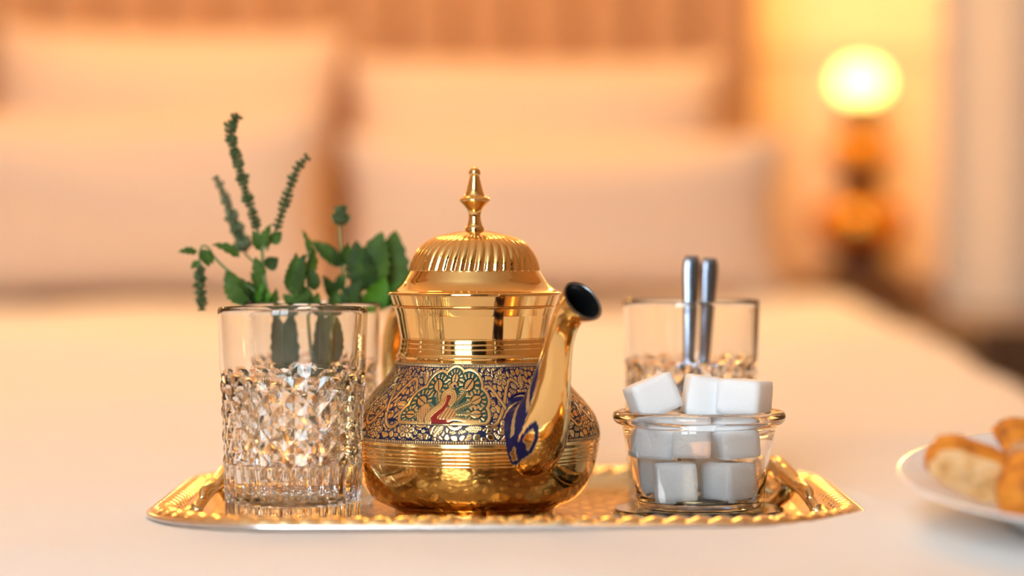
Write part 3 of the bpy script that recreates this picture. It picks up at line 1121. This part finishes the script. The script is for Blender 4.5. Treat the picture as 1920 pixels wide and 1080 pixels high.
def spout_surface(cc, shrink=0.0):
    p = cc[:, :2]
    tan = np.gradient(p, axis=0)
    tan /= np.linalg.norm(tan, axis=1)[:, None]
    nor = np.column_stack([-tan[:, 1], tan[:, 0]])     # up / back side of the spout
    a = np.linspace(0, 2 * math.pi, na, endpoint=False)
    sp = np.linspace(0, 1, len(cc))
    lip = smoothstep(0.86, 1.0, sp)
    ca, sa = np.cos(a), np.sin(a)
    rr = p[:, None, 0] + nor[:, None, 0] * (cc[:, 2:3] - shrink) * ca[None] + tan[:, None, 0] * lip[:, None] * (-0.0055 * ca[None])
    zz = p[:, None, 1] + nor[:, None, 1] * (cc[:, 2:3] - shrink) * ca[None] + tan[:, None, 1] * lip[:, None] * (-0.0055 * ca[None])
    ll = (cc[:, 3:4] - shrink) * sa[None]
    c0 = np.array([PX, PY, 0.0])
    v = c0 + rr[..., None] * SDIR + ll[..., None] * SLAT
    v[..., 2] = zz
    return v, a, sp


sv, sa_, sp_ = spout_surface(cc)
nS = len(cc)
A2, S2 = np.meshgrid(sa_, sp_)
pp = Paint(A2.size)
aa = ((A2 + math.pi) % (2 * math.pi) - math.pi).ravel()    # 0 = top/back, +-pi = outer belly, sign = lateral side
ss = S2.ravel()
pp.put(np.ones(A2.size, bool), GOLD, 0)
side = np.abs(aa)
# painted acanthus leaf on each flank of the spout root (dark blue with brass veins)
leafm = (ss < 0.56) & (side < 2.12 - 1.25 * (ss - 0.12).clip(0))
pp.put(leafm, BLUE * 1.4, 1)
vein = np.sin((side * 2.0 + ss * 15.0) * 3.0) > 0.78
pp.put(leafm & vein & (ss > 0.14) & (side < 1.75), GOLD * 0.8, 0.35)
# blue strip along the back of the neck
pp.put((ss > 0.47) & (ss < 0.93) & (side < 1.1), BLUE * 1.3, 1)
pp.put((ss > 0.47) & (ss < 0.93) & (side < 1.1) & (np.sin(ss * 150) > 0.8), GOLD, 0)
# outlined petals towards the belly
for (c_s, c_a, rs_, ra) in ((0.175, 2.18, 0.055, 0.20), (0.255, 2.28, 0.065, 0.22), (0.09, 2.12, 0.05, 0.22)):
    d = np.hypot((ss - c_s) / rs_, (side - c_a) / ra)
    pp.put((d < 1.25) & (d > 0.72), BLUE * 1.2, 1)
# dark painted edge of the lip
pp.put(ss > 0.985, np.array([0.05, 0.02, 0.06]), 0.6)
spo = mesh_obj('spout', sv.reshape(-1, 3), grid_faces(nS, na, True), M['spout'], pot)
at = spo.data.attributes.new('paint', 'FLOAT_COLOR', 'POINT')
at.data.foreach_set('color', np.column_stack([pp.c, pp.e]).astype(np.float32).ravel())
iv, _, _ = spout_surface(cc, 0.0011)
k0 = int(nS * 0.62)
both = np.concatenate([sv[-1:], iv[k0:][::-1]], 0)
mesh_obj('spout_lining', both.reshape(-1, 3), grid_faces(len(both), na, True), M['spout_inside'], spo)

# ---- handle, opposite the spout
hp = [(0.040, 0.1005), (0.052, 0.108), (0.070, 0.112), (0.086, 0.107), (0.0955, 0.092), (0.097, 0.074), (0.092, 0.055), (0.080, 0.041), (0.064, 0.038)]
hpc = catmull(hp, 8)
path = [(PX - r * SDIR[0], PY - r * SDIR[1], z) for r, z in hpc]
hv, hf = tube(path, np.interp(np.linspace(0, 1, len(path)), [0, 0.1, 0.5, 0.9, 1], [0.006, 0.0045, 0.0058, 0.0045, 0.007]), 16, SLAT, 1.3)
mesh_obj('handle', hv, hf, M['brass'], pot)

# ------------------------------------------------------------------ cut crystal tumblers
G_H, G_RT, G_RB = 0.1112, 0.0385, 0.0346
NDIA = 18


def tumbler_mesh():
    sub = 10                       # columns for each diamond
    nc = NDIA * sub
    th = np.linspace(0, 2 * math.pi, nc, endpoint=False)
    dh = 2 * math.pi * 0.0365 / NDIA    # diamond height = width
    z_fl = 0.0325                  # top of the flutes
    n_dia = 3.5
    zd1 = z_fl + n_dia * dh
    zrow = [0.0, 0.0008, 0.002]
    zrow += list(np.linspace(0.003, z_fl - 0.0025, 8)) + [z_fl - 0.0006]
    zrow += list(np.linspace(z_fl, zd1, int(n_dia * sub) + 1))
    zrow += list(np.linspace(zd1 + 0.0006, G_H - 0.0015, 16)) + [G_H - 0.0005, G_H]
    outer = []
    U = th / (2 * math.pi) * NDIA
    for z in zrow:
        R = G_RB + (G_RT - G_RB) * min(1.0, z / G_H)
        d = np.zeros(nc)
        if z < z_fl - 0.001 and z > 0.0015:
            fl = np.abs(np.sin(math.pi * U * 2))
            d = -0.0010 * (1 - fl) * min(1, (z_fl - 0.001 - z) / 0.003)
        elif z_fl <= z <= zd1:
            vv = (z - z_fl) / dh
            a = (U + vv) % 1.0
            b = (U - vv) % 1.0
            pyr = np.minimum(1 - np.abs(2 * a - 1), 1 - np.abs(2 * b - 1))
            top = min(1.0, (zd1 - z) / (0.5 * dh)) if z > zd1 - 0.5 * dh else 1.0
            d = -0.0017 + 0.0017 * np.minimum(pyr * 1.25, 1.0)
        if z < 0.001:
            R -= 0.0008
        if z > G_H - 0.0008:
            R -= 0.0005
        rr = R + d
        outer.append(np.column_stack([rr * np.sin(th), -rr * np.cos(th), np.full(nc, z)]))
    inner = []
    zi = [G_H, G_H - 0.0006] + list(np.linspace(G_H - 0.002, 0.018, 14)) + [0.0135, 0.0115, 0.0107]
    for z in zi:
        R = G_RB + (G_RT - G_RB) * z / G_H
        wall = 0.0017 if z > G_H - 0.004 else np.interp(z, [0.018, 0.06, 0.075, G_H], [0.0052, 0.0046, 0.0021, 0.0017])
        if z == G_H:
            wall = 0.0010
        r = R - wall
        if z < 0.018:
            r *= {0.0135: 0.96, 0.0115: 0.86, 0.0107: 0.70}[z]
        inner.append(np.column_stack([r * np.sin(th), -r * np.cos(th), np.full(nc, z)]))
    allr = np.concatenate([np.stack(outer), np.stack(inner)], 0)
    f = grid_faces(len(allr), nc, True)
    fl = [tuple(q) for q in f]
    smooth = [False] * len(fl)
    no = len(outer)
    for r in range(len(allr) - 1):
        z = zrow[r] if r < no else 1
        if r >= no - 1 or not (z < zd1):
            for c_ in range(nc):
                smooth[r * nc + c_] = True
    fl.append(tuple(range(nc))[::-1])
    smooth.append(False)
    b = (len(allr) - 1) * nc
    fl.append(tuple(range(b, b + nc)))
    smooth.append(False)
    me = bpy.data.meshes.new('tumbler')
    me.from_pydata(allr.reshape(-1, 3).tolist(), [], [tuple(int(i) for i in q) for q in fl])
    me.polygons.foreach_set('use_smooth', np.array(smooth, bool))
    me.materials.append(M['crystal'])
    me.update()
    return me


tm = tumbler_mesh()
G1 = ((549 - 960) / F * 1.42, 1.42)
G2 = ((583 - 960) / F * 1.535, 1.535)
G3 = ((1296 - 960) / F * 1.56, 1.56)
for (gx, gy), rz, lab in ((G1, 0.1, 'empty cut crystal tumbler at the left front of the tray'),
                          (G2, 0.3, 'cut crystal tumbler holding the green mint sprigs'),
                          (G3, 0.2, 'cut crystal tumbler holding two teaspoons behind the sugar jar')):
    o = bpy.data.objects.new('crystal_tumbler', tm)
    col.objects.link(o)
    o.location = (gx, gy, ZF + 0.0004)
    o.rotation_euler = (0, 0, rz)
    tag(o, lab, 'glass', 'cut crystal tumblers on the tray')

# ------------------------------------------------------------------ sugar jar on its glass disc
JX, JY = (1311 - 960) / F * 1.455, 1.455
KJ = JY / F
ZD = ZF + 0.0005
v, f = lathe([(0.0435, ZD), (0.0448, ZD + 0.0006), (0.0452, ZD + 0.002), (0.0450, ZD + 0.0040), (0.0440, ZD + 0.0048)], 96, (JX, JY), True, True)
o = mesh_obj('glass_disc', v, f, M['greenish_glass'], None, True, (JX, JY, ZD))
o.data.polygons.foreach_set('use_smooth', [len(p.vertices) < 5 for p in o.data.polygons])
tag(o, 'round clear glass disc lying under the sugar jar', 'coaster')
ZJ = ZD + 0.0050
ZT = 0.0600
jp = [(0.0010, ZJ + 0.0004), (0.0290, ZJ + 0.0004), (0.0318, ZJ), (0.0332, ZJ + 0.0012), (0.0338, ZJ + 0.004), (0.0362, ZJ + 0.020), (0.0392, ZJ + 0.0365), (0.0404, ZT - 0.0088), (0.0415, ZT - 0.0078), (0.0438, ZT - 0.0070),
      (0.0452, ZT - 0.0052), (0.0455, ZT - 0.0032), (0.0448, ZT - 0.0014), (0.0432, ZT - 0.0006), (0.0415, ZT - 0.0008), (0.0400, ZT - 0.0001), (0.0388, ZT - 0.0004), (0.0382, ZT - 0.0018),
      (0.0380, ZT - 0.008), (0.0372, ZJ + 0.0365), (0.0342, ZJ + 0.020), (0.0318, ZJ + 0.0075), (0.0305, ZJ + 0.0050), (0.0270, ZJ + 0.0040), (0.0010, ZJ + 0.0038)]
v, f = lathe(jp, 96, (JX, JY), True, True)
o = mesh_obj('sugar_jar', v, f, M['glass'], None, True, (JX, JY, ZJ))
tag(o, 'small clear glass jar with a flanged rim full of sugar cubes', 'jar')

# sugar cubes
CS = 0.0212


def cube_mesh(seed, sx=1.0, sy=1.0, sz=1.0):
    rnd = np.random.RandomState(seed)
    n = 7
    g = np.linspace(-1, 1, n)
    verts, faces, idx = [], [], {}

    def vid(p):
        k = tuple(np.round(p, 4))
        if k not in idx:
            idx[k] = len(verts)
            verts.append(p)
        return idx[k]
    for ax in range(3):
        for s in (-1, 1):
            for i in range(n - 1):
                for j in range(n - 1):
                    q = []
                    for (a, b) in ((i, j), (i + 1, j), (i + 1, j + 1), (i, j + 1)):
                        p = [0, 0, 0]
                        p[ax] = s
                        p[(ax + 1) % 3] = g[a]
                        p[(ax + 2) % 3] = g[b]
                        q.append(vid(p))
                    faces.append(q if s > 0 else q[::-1])
    v = np.array(verts, float)
    # rounded corners: superellipsoid blend
    k = 14.0
    nrm = (np.abs(v) ** k).sum(1) ** (1 / k)
    v = v / nrm[:, None]
    v *= np.array([sx, sy, sz]) * CS / 2
    v += rnd.normal(0, 0.00012, v.shape)
    return v, faces


CUBES = [  # px, d, layer z centre, yaw, tilt axis/angle, label
    (1268, 1.437, 0, 0.05, ('Y', -0.03), 'white sugar cube at the front of the bottom layer, square to the camera'),
    (1366, 1.440, 0, 0.72, None, 'white sugar cube at the front right of the bottom layer, turned corner first'),
    (1229, 1.468, 0, 0.15, None, 'sugar cube peeping out at the far left of the bottom layer'),
    (1322, 1.477, 0, 0.3, None, 'sugar cube hidden at the back of the bottom layer'),
    (1226, 1.447, 1, 0.15, ('Y', 0.07), 'white sugar cube at the left of the middle layer'),
    (1298, 1.435, 1, -0.05, ('X', 0.16), 'small tilted sugar cube in the middle of the jar under the rim'),
    (1376, 1.446, 1, 0.35, ('Y', -0.06), 'white sugar cube at the right of the middle layer'),
    (1305, 1.476, 1, 0.5, None, 'sugar cube hidden at the back of the middle layer'),
    (1224, 1.445, 2, 0.25, ('Y', -0.38), 'tilted white sugar cube on top at the left of the jar'),
    (1322, 1.452, 2, 0.12, ('Y', 0.14), 'white sugar cube on top in the middle of the jar'),
    (1396, 1.446, 2, -0.42, ('Y', 0.06), 'large white sugar cube on top at the right with its top face showing'),
]
LZ = [ZJ + 0.0042 + CS / 2, ZJ + 0.0048 + CS * 1.5, ZJ + 0.0056 + CS * 2.5]
for i, (px, d, lay, yaw, tilt, lab) in enumerate(CUBES):
    s = (1, 1, 1)
    if i == 10:
        s = (1.12, 1.2, 0.86)
    if i == 8:
        s = (1.12, 1.0, 0.92)
    if i == 5:
        s = (0.92, 0.8, 0.86)
    if lay < 2 and i != 5:
        s = (0.99, 0.97, 0.97)
    v, f = cube_mesh(i, *s)
    Mx = Matrix.Rotation(yaw, 3, 'Z')
    if tilt:
        Mx = Matrix.Rotation(tilt[1], 3, tilt[0]) @ Mx
    v = v @ np.array(Mx).T
    x = (px - 960) / F * d
    # keep inside the jar wall
    zc = LZ[lay] + (0.0, 0, 0, 0, 0.0003, 0.0012, 0.0005, 0, 0, 0, 0)[i]
    v = v + np.array([x, d, zc])
    o = mesh_obj('sugar_cube', v, f, M['sugar'], None, True, (x, d, v[:, 2].min()))
    tag(o, lab, 'sugar cube', 'sugar cubes in the glass jar')

# ------------------------------------------------------------------ teaspoons in the rear tumbler


def spoon(top, bottom, label, w_top=0.0100):
    s = empty('teaspoon', tuple(bottom), label, 'spoon', 'teaspoons in the rear tumbler')
    a, b = np.array(bottom), np.array(top)
    d = b - a
    L = np.linalg.norm(d)
    d /= L
    lat = np.array([1.0, 0.0, 0.0])
    lat -= d * np.dot(lat, d)
    lat /= np.linalg.norm(lat)
    nor = np.cross(lat, d)
    # handle: flat tapering bar
    ts = np.linspace(0.26, 1.0, 24)
    v = []
    for t in ts:
        w = np.interp(t, [0.26, 0.34, 0.5, 0.75, 0.95, 0.985, 1.0], [0.0034, 0.0030, 0.0032, 0.0040, w_top / 2, w_top / 2 * 0.92, w_top / 2 * 0.7])
        h = np.interp(t, [0.26, 0.34, 0.6, 1.0], [0.0010, 0.0014, 0.0012, 0.0010])
        c = a + d * L * t + nor * 0.004 * math.sin(t * 3.0)
        for k in range(10):
            an = 2 * math.pi * k / 10
            v.append(c + lat * w * math.copysign(abs(math.cos(an)) ** 0.7, math.cos(an)) + nor * h * math.sin(an))
    f = [tuple(q) for q in grid_faces(len(ts), 10, True)] + [tuple(range(10))[::-1], tuple(range(230, 240))]
    mesh_obj('handle', v, f, M['silver'], s)
    # bowl: shallow egg-shaped dish
    nr, na_ = 6, 24
    v, f = [], []
    Lb, Wb = 0.0215, 0.0125
    cb = a + d * (Lb * 0.98)
    for side in (0, 1):
        for i in range(nr):
            r = i / (nr - 1)
            for k in range(na_):
                an = 2 * math.pi * k / na_
                u = math.cos(an) * r * Lb * 0.98
                w = math.sin(an) * r * Wb * (1 - 0.16 * math.cos(an))
                dep = 0.0052 * (1 - r * r) + (0.0008 if side else 0)
                v.append(cb + d * u + lat * w - nor * dep)
    f = [tuple(q) for q in grid_faces(nr, na_, True)] + [tuple(q)[::-1] for q in grid_faces(nr, na_, True, nr * na_)]
    e = (nr - 1) * na_
    for k in range(na_):
        f.append((e + k, e + (k + 1) % na_, e + nr * na_ + (k + 1) % na_, e + nr * na_ + k))
    mesh_obj('bowl', v, f, M['silver'], s)


spoon(P(1297, 480, 1.556), (G3[0] - 0.004, G3[1] - 0.010, 0.020), 'steel teaspoon standing in the rear tumbler, left of the pair')
spoon(P(1331, 484, 1.566), (G3[0] + 0.004, G3[1] + 0.008, 0.020), 'steel teaspoon standing in the rear tumbler, right of the pair')

# ------------------------------------------------------------------ mint


def leaf_vf(base, tip, width, roll=0.0, curl=0.12, fold=0.25, serr=True):
    b, t = np.array(base, float), np.array(tip, float)
    d = t - b
    L = np.linalg.norm(d)
    d /= L
    n0 = np.array([0.0, -1.0, 0.25])
    n0 -= d * np.dot(n0, d)
    n0 /= np.linalg.norm(n0)
    l0 = np.cross(d, n0)
    n = n0 * math.cos(roll) + l0 * math.sin(roll)
    l = np.cross(d, n)
    nt, nw = 15, 7
    v = []
    for side in (0, 1):
        for i in range(nt):
            u = i / (nt - 1)
            w = width / 2 * (math.sin(math.pi * min(1, u ** 0.75 * 0.985 + 0.012)) ** 0.85)
            if serr:
                w *= 1.0 + 0.10 * (1 if i % 2 else -1) * (0.15 < u < 0.95)
            c = b + d * L * u + n * (curl * L * math.sin(math.pi * u) - side * 0.00025)
            for j in range(nw):
                q = j / (nw - 1) * 2 - 1
                v.append(c + l * w * q + n * (fold * w * q * q) + n * 0.0006 * math.sin(u * 24) * abs(q))
    f = [tuple(q) for q in grid_faces(nt, nw)] + [tuple(q)[::-1] for q in grid_faces(nt, nw, off=nt * nw)]
    return v, f


def spike_vf(path, r0, r1, n_wh, per=6, seed=0, taper=0.4):
    rnd = random.Random(seed)
    p = catmull([tuple(q) for q in path], 10)
    mb = MB()
    mb.add(*tube(p, np.linspace(r0 * 0.28, r1 * 0.25, len(p)), 6))
    seg = np.linalg.norm(np.diff(p, axis=0), axis=1)
    s = np.concatenate([[0], np.cumsum(seg)])
    for w in range(n_wh):
        u = (w + 0.5) / n_wh
        c = np.array([np.interp(u * s[-1], s, p[:, k]) for k in range(3)])
        c2 = np.array([np.interp(min(1, u + 0.03) * s[-1], s, p[:, k]) for k in range(3)])
        t = c2 - c
        t /= np.linalg.norm(t) + 1e-9
        a0 = np.cross(t, (0.2, 0.9, 0.1))
        a0 /= np.linalg.norm(a0)
        b0 = np.cross(t, a0)
        r = r0 + (r1 - r0) * u
        wj = rnd.uniform(0.72, 1.2) * (1.0 if u < 0.9 else 0.75)
        for k in range(per):
            an = 2 * math.pi * (k + 0.5 * (w % 2)) / per + rnd.uniform(-0.25, 0.25)
            out = a0 * math.cos(an) + b0 * math.sin(an)
            ax = out * 0.8 + t * 0.6
            ax /= np.linalg.norm(ax)
            ln = r * wj * rnd.uniform(0.75, 1.2)
            e = np.cross(ax, t)
            e /= np.linalg.norm(e) + 1e-9
            g = np.cross(ax, e)
            wd = r * 0.33 * wj
            st = c + out * r * 0.12
            v = [st]
            for (q, ww) in ((0.45, 1.0), (0.85, 0.8)):
                for m_ in range(5):
                    aa_ = 2 * math.pi * m_ / 5
                    v.append(st + ax * ln * q + (e * math.cos(aa_) + g * math.sin(aa_)) * wd * ww)
            v.append(st + ax * ln * 1.05)
            f = [(0, 1 + (m_ + 1) % 5, 1 + m_) for m_ in range(5)]
            f += [(1 + m_, 1 + (m_ + 1) % 5, 6 + (m_ + 1) % 5, 6 + m_) for m_ in range(5)]
            f += [(6 + m_, 6 + (m_ + 1) % 5, 11) for m_ in range(5)]
            mb.add(v, f)
    return mb


def sprig(label, base, stems, leaves, spikes):
    s = empty('mint_sprig', tuple(base), label, 'mint', 'mint sprigs in the tumbler')
    sb = MB()
    for path, r in stems:
        p = catmull([tuple(q) for q in path], 8)
        sb.add(*tube(p, np.linspace(r, r * 0.6, len(p)), 8))
    sb.build('stem', M['stem'], s)
    for i, (b, t, w, roll, curl, mt) in enumerate(leaves):
        v, f = leaf_vf(b, t, w, roll, curl)
        mesh_obj('leaf', v, f, M[mt], s)
    for i, (path, r0, r1, nw, per, mt) in enumerate(spikes):
        spike_vf(path, r0, r1, nw, per, i).build('flower_spike', M[mt], s)
    return s


D = 1.525
KD = D / F


def Q(x, y, dd=0.0):
    return tuple(P(x, y, D + dd))


zb = 0.018
# left sprig with the tall spikes
b1 = (G2[0] + 0.004, G2[1] - 0.008, zb)
sprig('mint sprig with tall flower spikes leaning left out of the tumbler', b1,
      [([b1, Q(548, 700), Q(520, 600), Q(500, 540), Q(492, 480), Q(496, 440)], 0.0013),
       ([Q(505, 560), Q(470, 540), Q(425, 505), Q(402, 482), Q(390, 464), Q(379, 462), Q(374, 480), Q(378, 510)], 0.0009),
       ([Q(492, 480), Q(486, 440), Q(478, 410)], 0.0008),
       ([Q(500, 470), Q(512, 440), Q(522, 420)], 0.0008),
       ([Q(488, 500), Q(468, 484, 0.012), Q(457, 470, 0.02), Q(452, 440, 0.02)], 0.0008)],
      [(Q(370, 474), Q(334, 472), 18 * KD, 0.5, 0.1, 'leaf'),
       (Q(378, 468), Q(392, 500), 24 * KD, -0.3, 0.12, 'leaf'),
       (Q(388, 470), Q(400, 494), 22 * KD, 0.6, 0.12, 'leaf'),
       (Q(374, 490), Q(358, 504), 14 * KD, 0.2, 0.1, 'leaf'),
       (Q(449, 482), Q(398, 458), 22 * KD, 0.5, 0.14, 'leaf'),
       (Q(462, 572), Q(424, 504), 44 * KD, -0.35, 0.1, 'leaf'),
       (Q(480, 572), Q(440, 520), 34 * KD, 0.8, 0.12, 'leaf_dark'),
       (Q(492, 470), Q(474, 432), 26 * KD, 0.2, 0.12, 'leaf'),
       (Q(498, 464), Q(508, 420), 24 * KD, -0.6, 0.12, 'leaf'),
       (Q(508, 456), Q(528, 434), 24 * KD, 0.2, 0.14, 'leaf'),
       (Q(498, 500), Q(522, 484), 28 * KD, 0.4, 0.14, 'leaf_dark'),
       (Q(494, 520), Q(478, 482), 26 * KD, -0.3, 0.12, 'leaf'),
       (Q(490, 550), Q(470, 510), 26 * KD, 0.5, 0.12, 'leaf'),
       (Q(500, 576), Q(482, 528), 30 * KD, 0.1, 0.1, 'leaf_bright'),
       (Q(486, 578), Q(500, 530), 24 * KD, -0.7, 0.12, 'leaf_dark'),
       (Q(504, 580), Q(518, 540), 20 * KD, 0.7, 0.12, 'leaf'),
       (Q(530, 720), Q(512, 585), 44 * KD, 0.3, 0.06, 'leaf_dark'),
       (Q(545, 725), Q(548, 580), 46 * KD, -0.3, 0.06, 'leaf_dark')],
      [([Q(483, 432), Q(472, 395), Q(458, 350), Q(445, 300), Q(434, 258), Q(435, 232), Q(447, 217)], 10.5 * KD, 14.5 * KD, 27, 6, 'spike'),
       ([Q(518, 432), Q(533, 385), Q(548, 340), Q(560, 312), Q(578, 294)], 12.5 * KD, 11 * KD, 15, 6, 'spike'),
       ([Q(462, 472, 0.02), Q(448, 440, 0.02), Q(434, 405, 0.02), Q(418, 360, 0.02), Q(404, 332, 0.02)], 16 * KD, 10 * KD, 18, 7, 'spike_grey'),
       ([Q(377, 496), Q(374, 530), Q(377, 560), Q(378, 582)], 13 * KD, 10 * KD, 12, 6, 'spike')])
# middle sprig
b2 = (G2[0] + 0.010, G2[1] + 0.004, zb)
sprig('leafy mint sprig in the middle of the tumbler', b2,
      [([b2, Q(590, 690), Q(580, 600), Q(577, 530), Q(580, 470)], 0.0012)],
      [(Q(552, 556), Q(572, 476), 42 * KD, -0.35, 0.1, 'leaf_dark'),
       (Q(540, 545), Q(556, 474), 30 * KD, 0.4, 0.1, 'leaf'),
       (Q(574, 520), Q(586, 462), 26 * KD, 0.8, 0.12, 'leaf'),
       (Q(584, 500), Q(566, 430, 0.02), 14 * KD, 0.5, 0.1, 'leaf'),
       (Q(590, 545), Q(582, 500), 24 * KD, 0.2, 0.12, 'leaf_dark'),
       (Q(560, 582), Q(530, 552), 30 * KD, 0.3, 0.12, 'leaf'),
       (Q(566, 584), Q(580, 546), 30 * KD, -0.4, 0.12, 'leaf_dark'),
       (Q(585, 584), Q(596, 548), 22 * KD, 0.4, 0.12, 'leaf'),
       (Q(580, 575), Q(556, 530), 34 * KD, 0.0, 0.12, 'leaf'),
       (Q(615, 722), Q(604, 580), 48 * KD, 0.3, 0.06, 'leaf_dark'),
       (Q(605, 715), Q(630, 584), 46 * KD, -0.3, 0.06, 'leaf_dark')],
      [])
# right sprig with the big leaves
b3 = (G2[0] + 0.002, G2[1] + 0.012, zb)
sprig('mint sprig with big rounded leaves beside the teapot lid', b3,
      [([b3, Q(625, 680, 0.02), Q(640, 590, 0.03), Q(645, 520, 0.03), Q(638, 450, 0.03), Q(637, 410, 0.03)], 0.0013),
       ([Q(640, 590, 0.03), Q(668, 560, 0.03), Q(690, 530, 0.035)], 0.0010)],
      [(Q(632, 496, 0.03), Q(582, 452, 0.03), 32 * KD, 0.3, 0.12, 'leaf'),
       (Q(640, 500, 0.03), Q(620, 462, 0.03), 30 * KD, -0.5, 0.12, 'leaf_dark'),
       (Q(640, 498, 0.03), Q(655, 456, 0.03), 30 * KD, 0.5, 0.12, 'leaf'),
       (Q(690, 545, 0.03), Q(668, 452, 0.03), 58 * KD, -0.3, 0.08, 'leaf_dark'),
       (Q(712, 572, 0.035), Q(742, 432, 0.035), 84 * KD, 0.25, 0.08, 'leaf'),
       (Q(694, 545, 0.03), Q(716, 434, 0.03), 70 * KD, -0.2, 0.1, 'leaf'),
       (Q(700, 582, 0.03), Q(756, 486, 0.04), 62 * KD, 0.1, 0.08, 'leaf_bright'),
       (Q(688, 586, 0.02), Q(724, 520, 0.02), 48 * KD, 0.3, 0.1, 'leaf_bright'),
       (Q(650, 584, 0.02), Q(676, 528, 0.02), 46 * KD, -0.4, 0.1, 'leaf_dark'),
       (Q(676, 586, 0.02), Q(650, 540, 0.02), 34 * KD, 0.3, 0.1, 'leaf_dark'),
       (Q(630, 570, 0.03), Q(604, 516, 0.03), 28 * KD, 0.4, 0.1, 'leaf'),
       (Q(625, 545, 0.03), Q(606, 536, 0.03), 20 * KD, 0.4, 0.1, 'leaf_dark'),
       (Q(636, 545, 0.03), Q(648, 510, 0.03), 26 * KD, -0.4, 0.1, 'leaf'),
       (Q(622, 584, 0.02), Q(632, 545, 0.02), 28 * KD, 0.2, 0.1, 'leaf'),
       (Q(640, 690, 0.0), Q(642, 596, 0.0), 34 * KD, 0.4, 0.08, 'leaf_dark')],
      [([Q(640, 424, 0.03), Q(639, 402, 0.03), Q(638, 388, 0.03)], 17 * KD, 13 * KD, 6, 8, 'spike')])

# ------------------------------------------------------------------ plate of biscuits
Rt = Matrix.Rotation(PL_TILT, 3, 'X')
pl_prof = catmull([(0.001, -0.0180), (0.050, -0.0180), (0.058, -0.0198), (0.061, -0.0196), (0.064, -0.0170), (0.080, -0.0105), (0.100, -0.0035), (0.1095, -0.0004), (0.1105, 0.0004), (0.1095, 0.0012), (0.099, -0.0012),
                   (0.079, -0.0078), (0.066, -0.0130), (0.055, -0.0150), (0.001, -0.0152)], 4)
v, f = lathe(pl_prof, 96)
v = v @ np.array(Rt).T + np.array(PL_C)
o = mesh_obj('plate', v, f, M['plate'], None, True, tuple(PL_C - Vector((0, 0, 0.02))))
tag(o, 'white porcelain plate of biscuits at the right edge', 'plate')


def biscuit(label, center, length, height, thick, Mx, seed):
    """slice of a baked loaf: half-oval outline, crumb faces and a browned crust around"""
    s = empty('biscuit', tuple(center), label, 'biscuit', 'biscuits on the white plate')
    rnd = np.random.RandomState(seed)
    n = 48
    an = np.linspace(0, 2 * math.pi, n, endpoint=False)
    ex = np.sign(np.cos(an)) * np.abs(np.cos(an)) ** 0.75 * length / 2
    ez = np.sign(np.sin(an)) * np.abs(np.sin(an)) ** 0.9 * height / 2
    ez = np.where(ez < 0, ez * 0.75, ez)
    ph = rnd.uniform(0, 6, 4)
    wob = 1 + 0.03 * np.sin(5 * an + ph[0]) + 0.02 * np.sin(11 * an + ph[1]) + 0.012 * np.sin(23 * an + ph[2])
    ex, ez = ex * wob, ez * wob
    rot = np.array(Mx)
    rows = []
    for y, k in ((-0.5, 0.93), (-0.46, 0.985), (-0.25, 1.01), (0, 1.02), (0.25, 1.01), (0.46, 0.985), (0.5, 0.93)):
        jit = 1 + rnd.normal(0, 0.008, n)
        rows.append(np.column_stack([ex * k * jit, np.full(n, y * thick), ez * k * jit]))
    v = np.concatenate(rows) @ rot.T + np.array(center)
    mesh_obj('crust', v, grid_faces(len(rows), n, True), M['crust'], s)
    for sgn in (-1, 1):
        vv = []
        for k in (0.95, 0.8, 0.6, 0.4, 0.2):
            bump = rnd.normal(0, 0.0004, n)
            vv.append(np.column_stack([ex * k, np.full(n, sgn * (0.5 * thick + 0.0006 * (1 - k) * 2)) + bump * (k < 0.9), ez * k]))
        vv = np.concatenate(vv)
        ff = [tuple(q) for q in grid_faces(5, n, True)] + [tuple(range(4 * n, 5 * n))]
        mesh_obj('crumb', vv @ rot.T + np.array(center), ff, M['crumb'], s)


RX = lambda a: Matrix.Rotation(a, 3, 'X')
RY = lambda a: Matrix.Rotation(a, 3, 'Y')
RZ = lambda a: Matrix.Rotation(a, 3, 'Z')
biscuit('long sliced biscuit with pale cut face nearest the tray', P(1826, 884, 1.285), 0.046, 0.025, 0.015, RY(0.40) @ RX(0.42) @ RZ(0.05), 1)
biscuit('orange crusted biscuit at the edge of the frame beside the sliced one', P(1932, 912, 1.265), 0.040, 0.026, 0.018, RY(-0.45) @ RX(0.3) @ RZ(0.95), 2)
biscuit('dark brown biscuit lying on top of the others', P(1938, 829, 1.295), 0.036, 0.015, 0.018, RY(0.30) @ RX(0.5) @ RZ(0.35), 3)
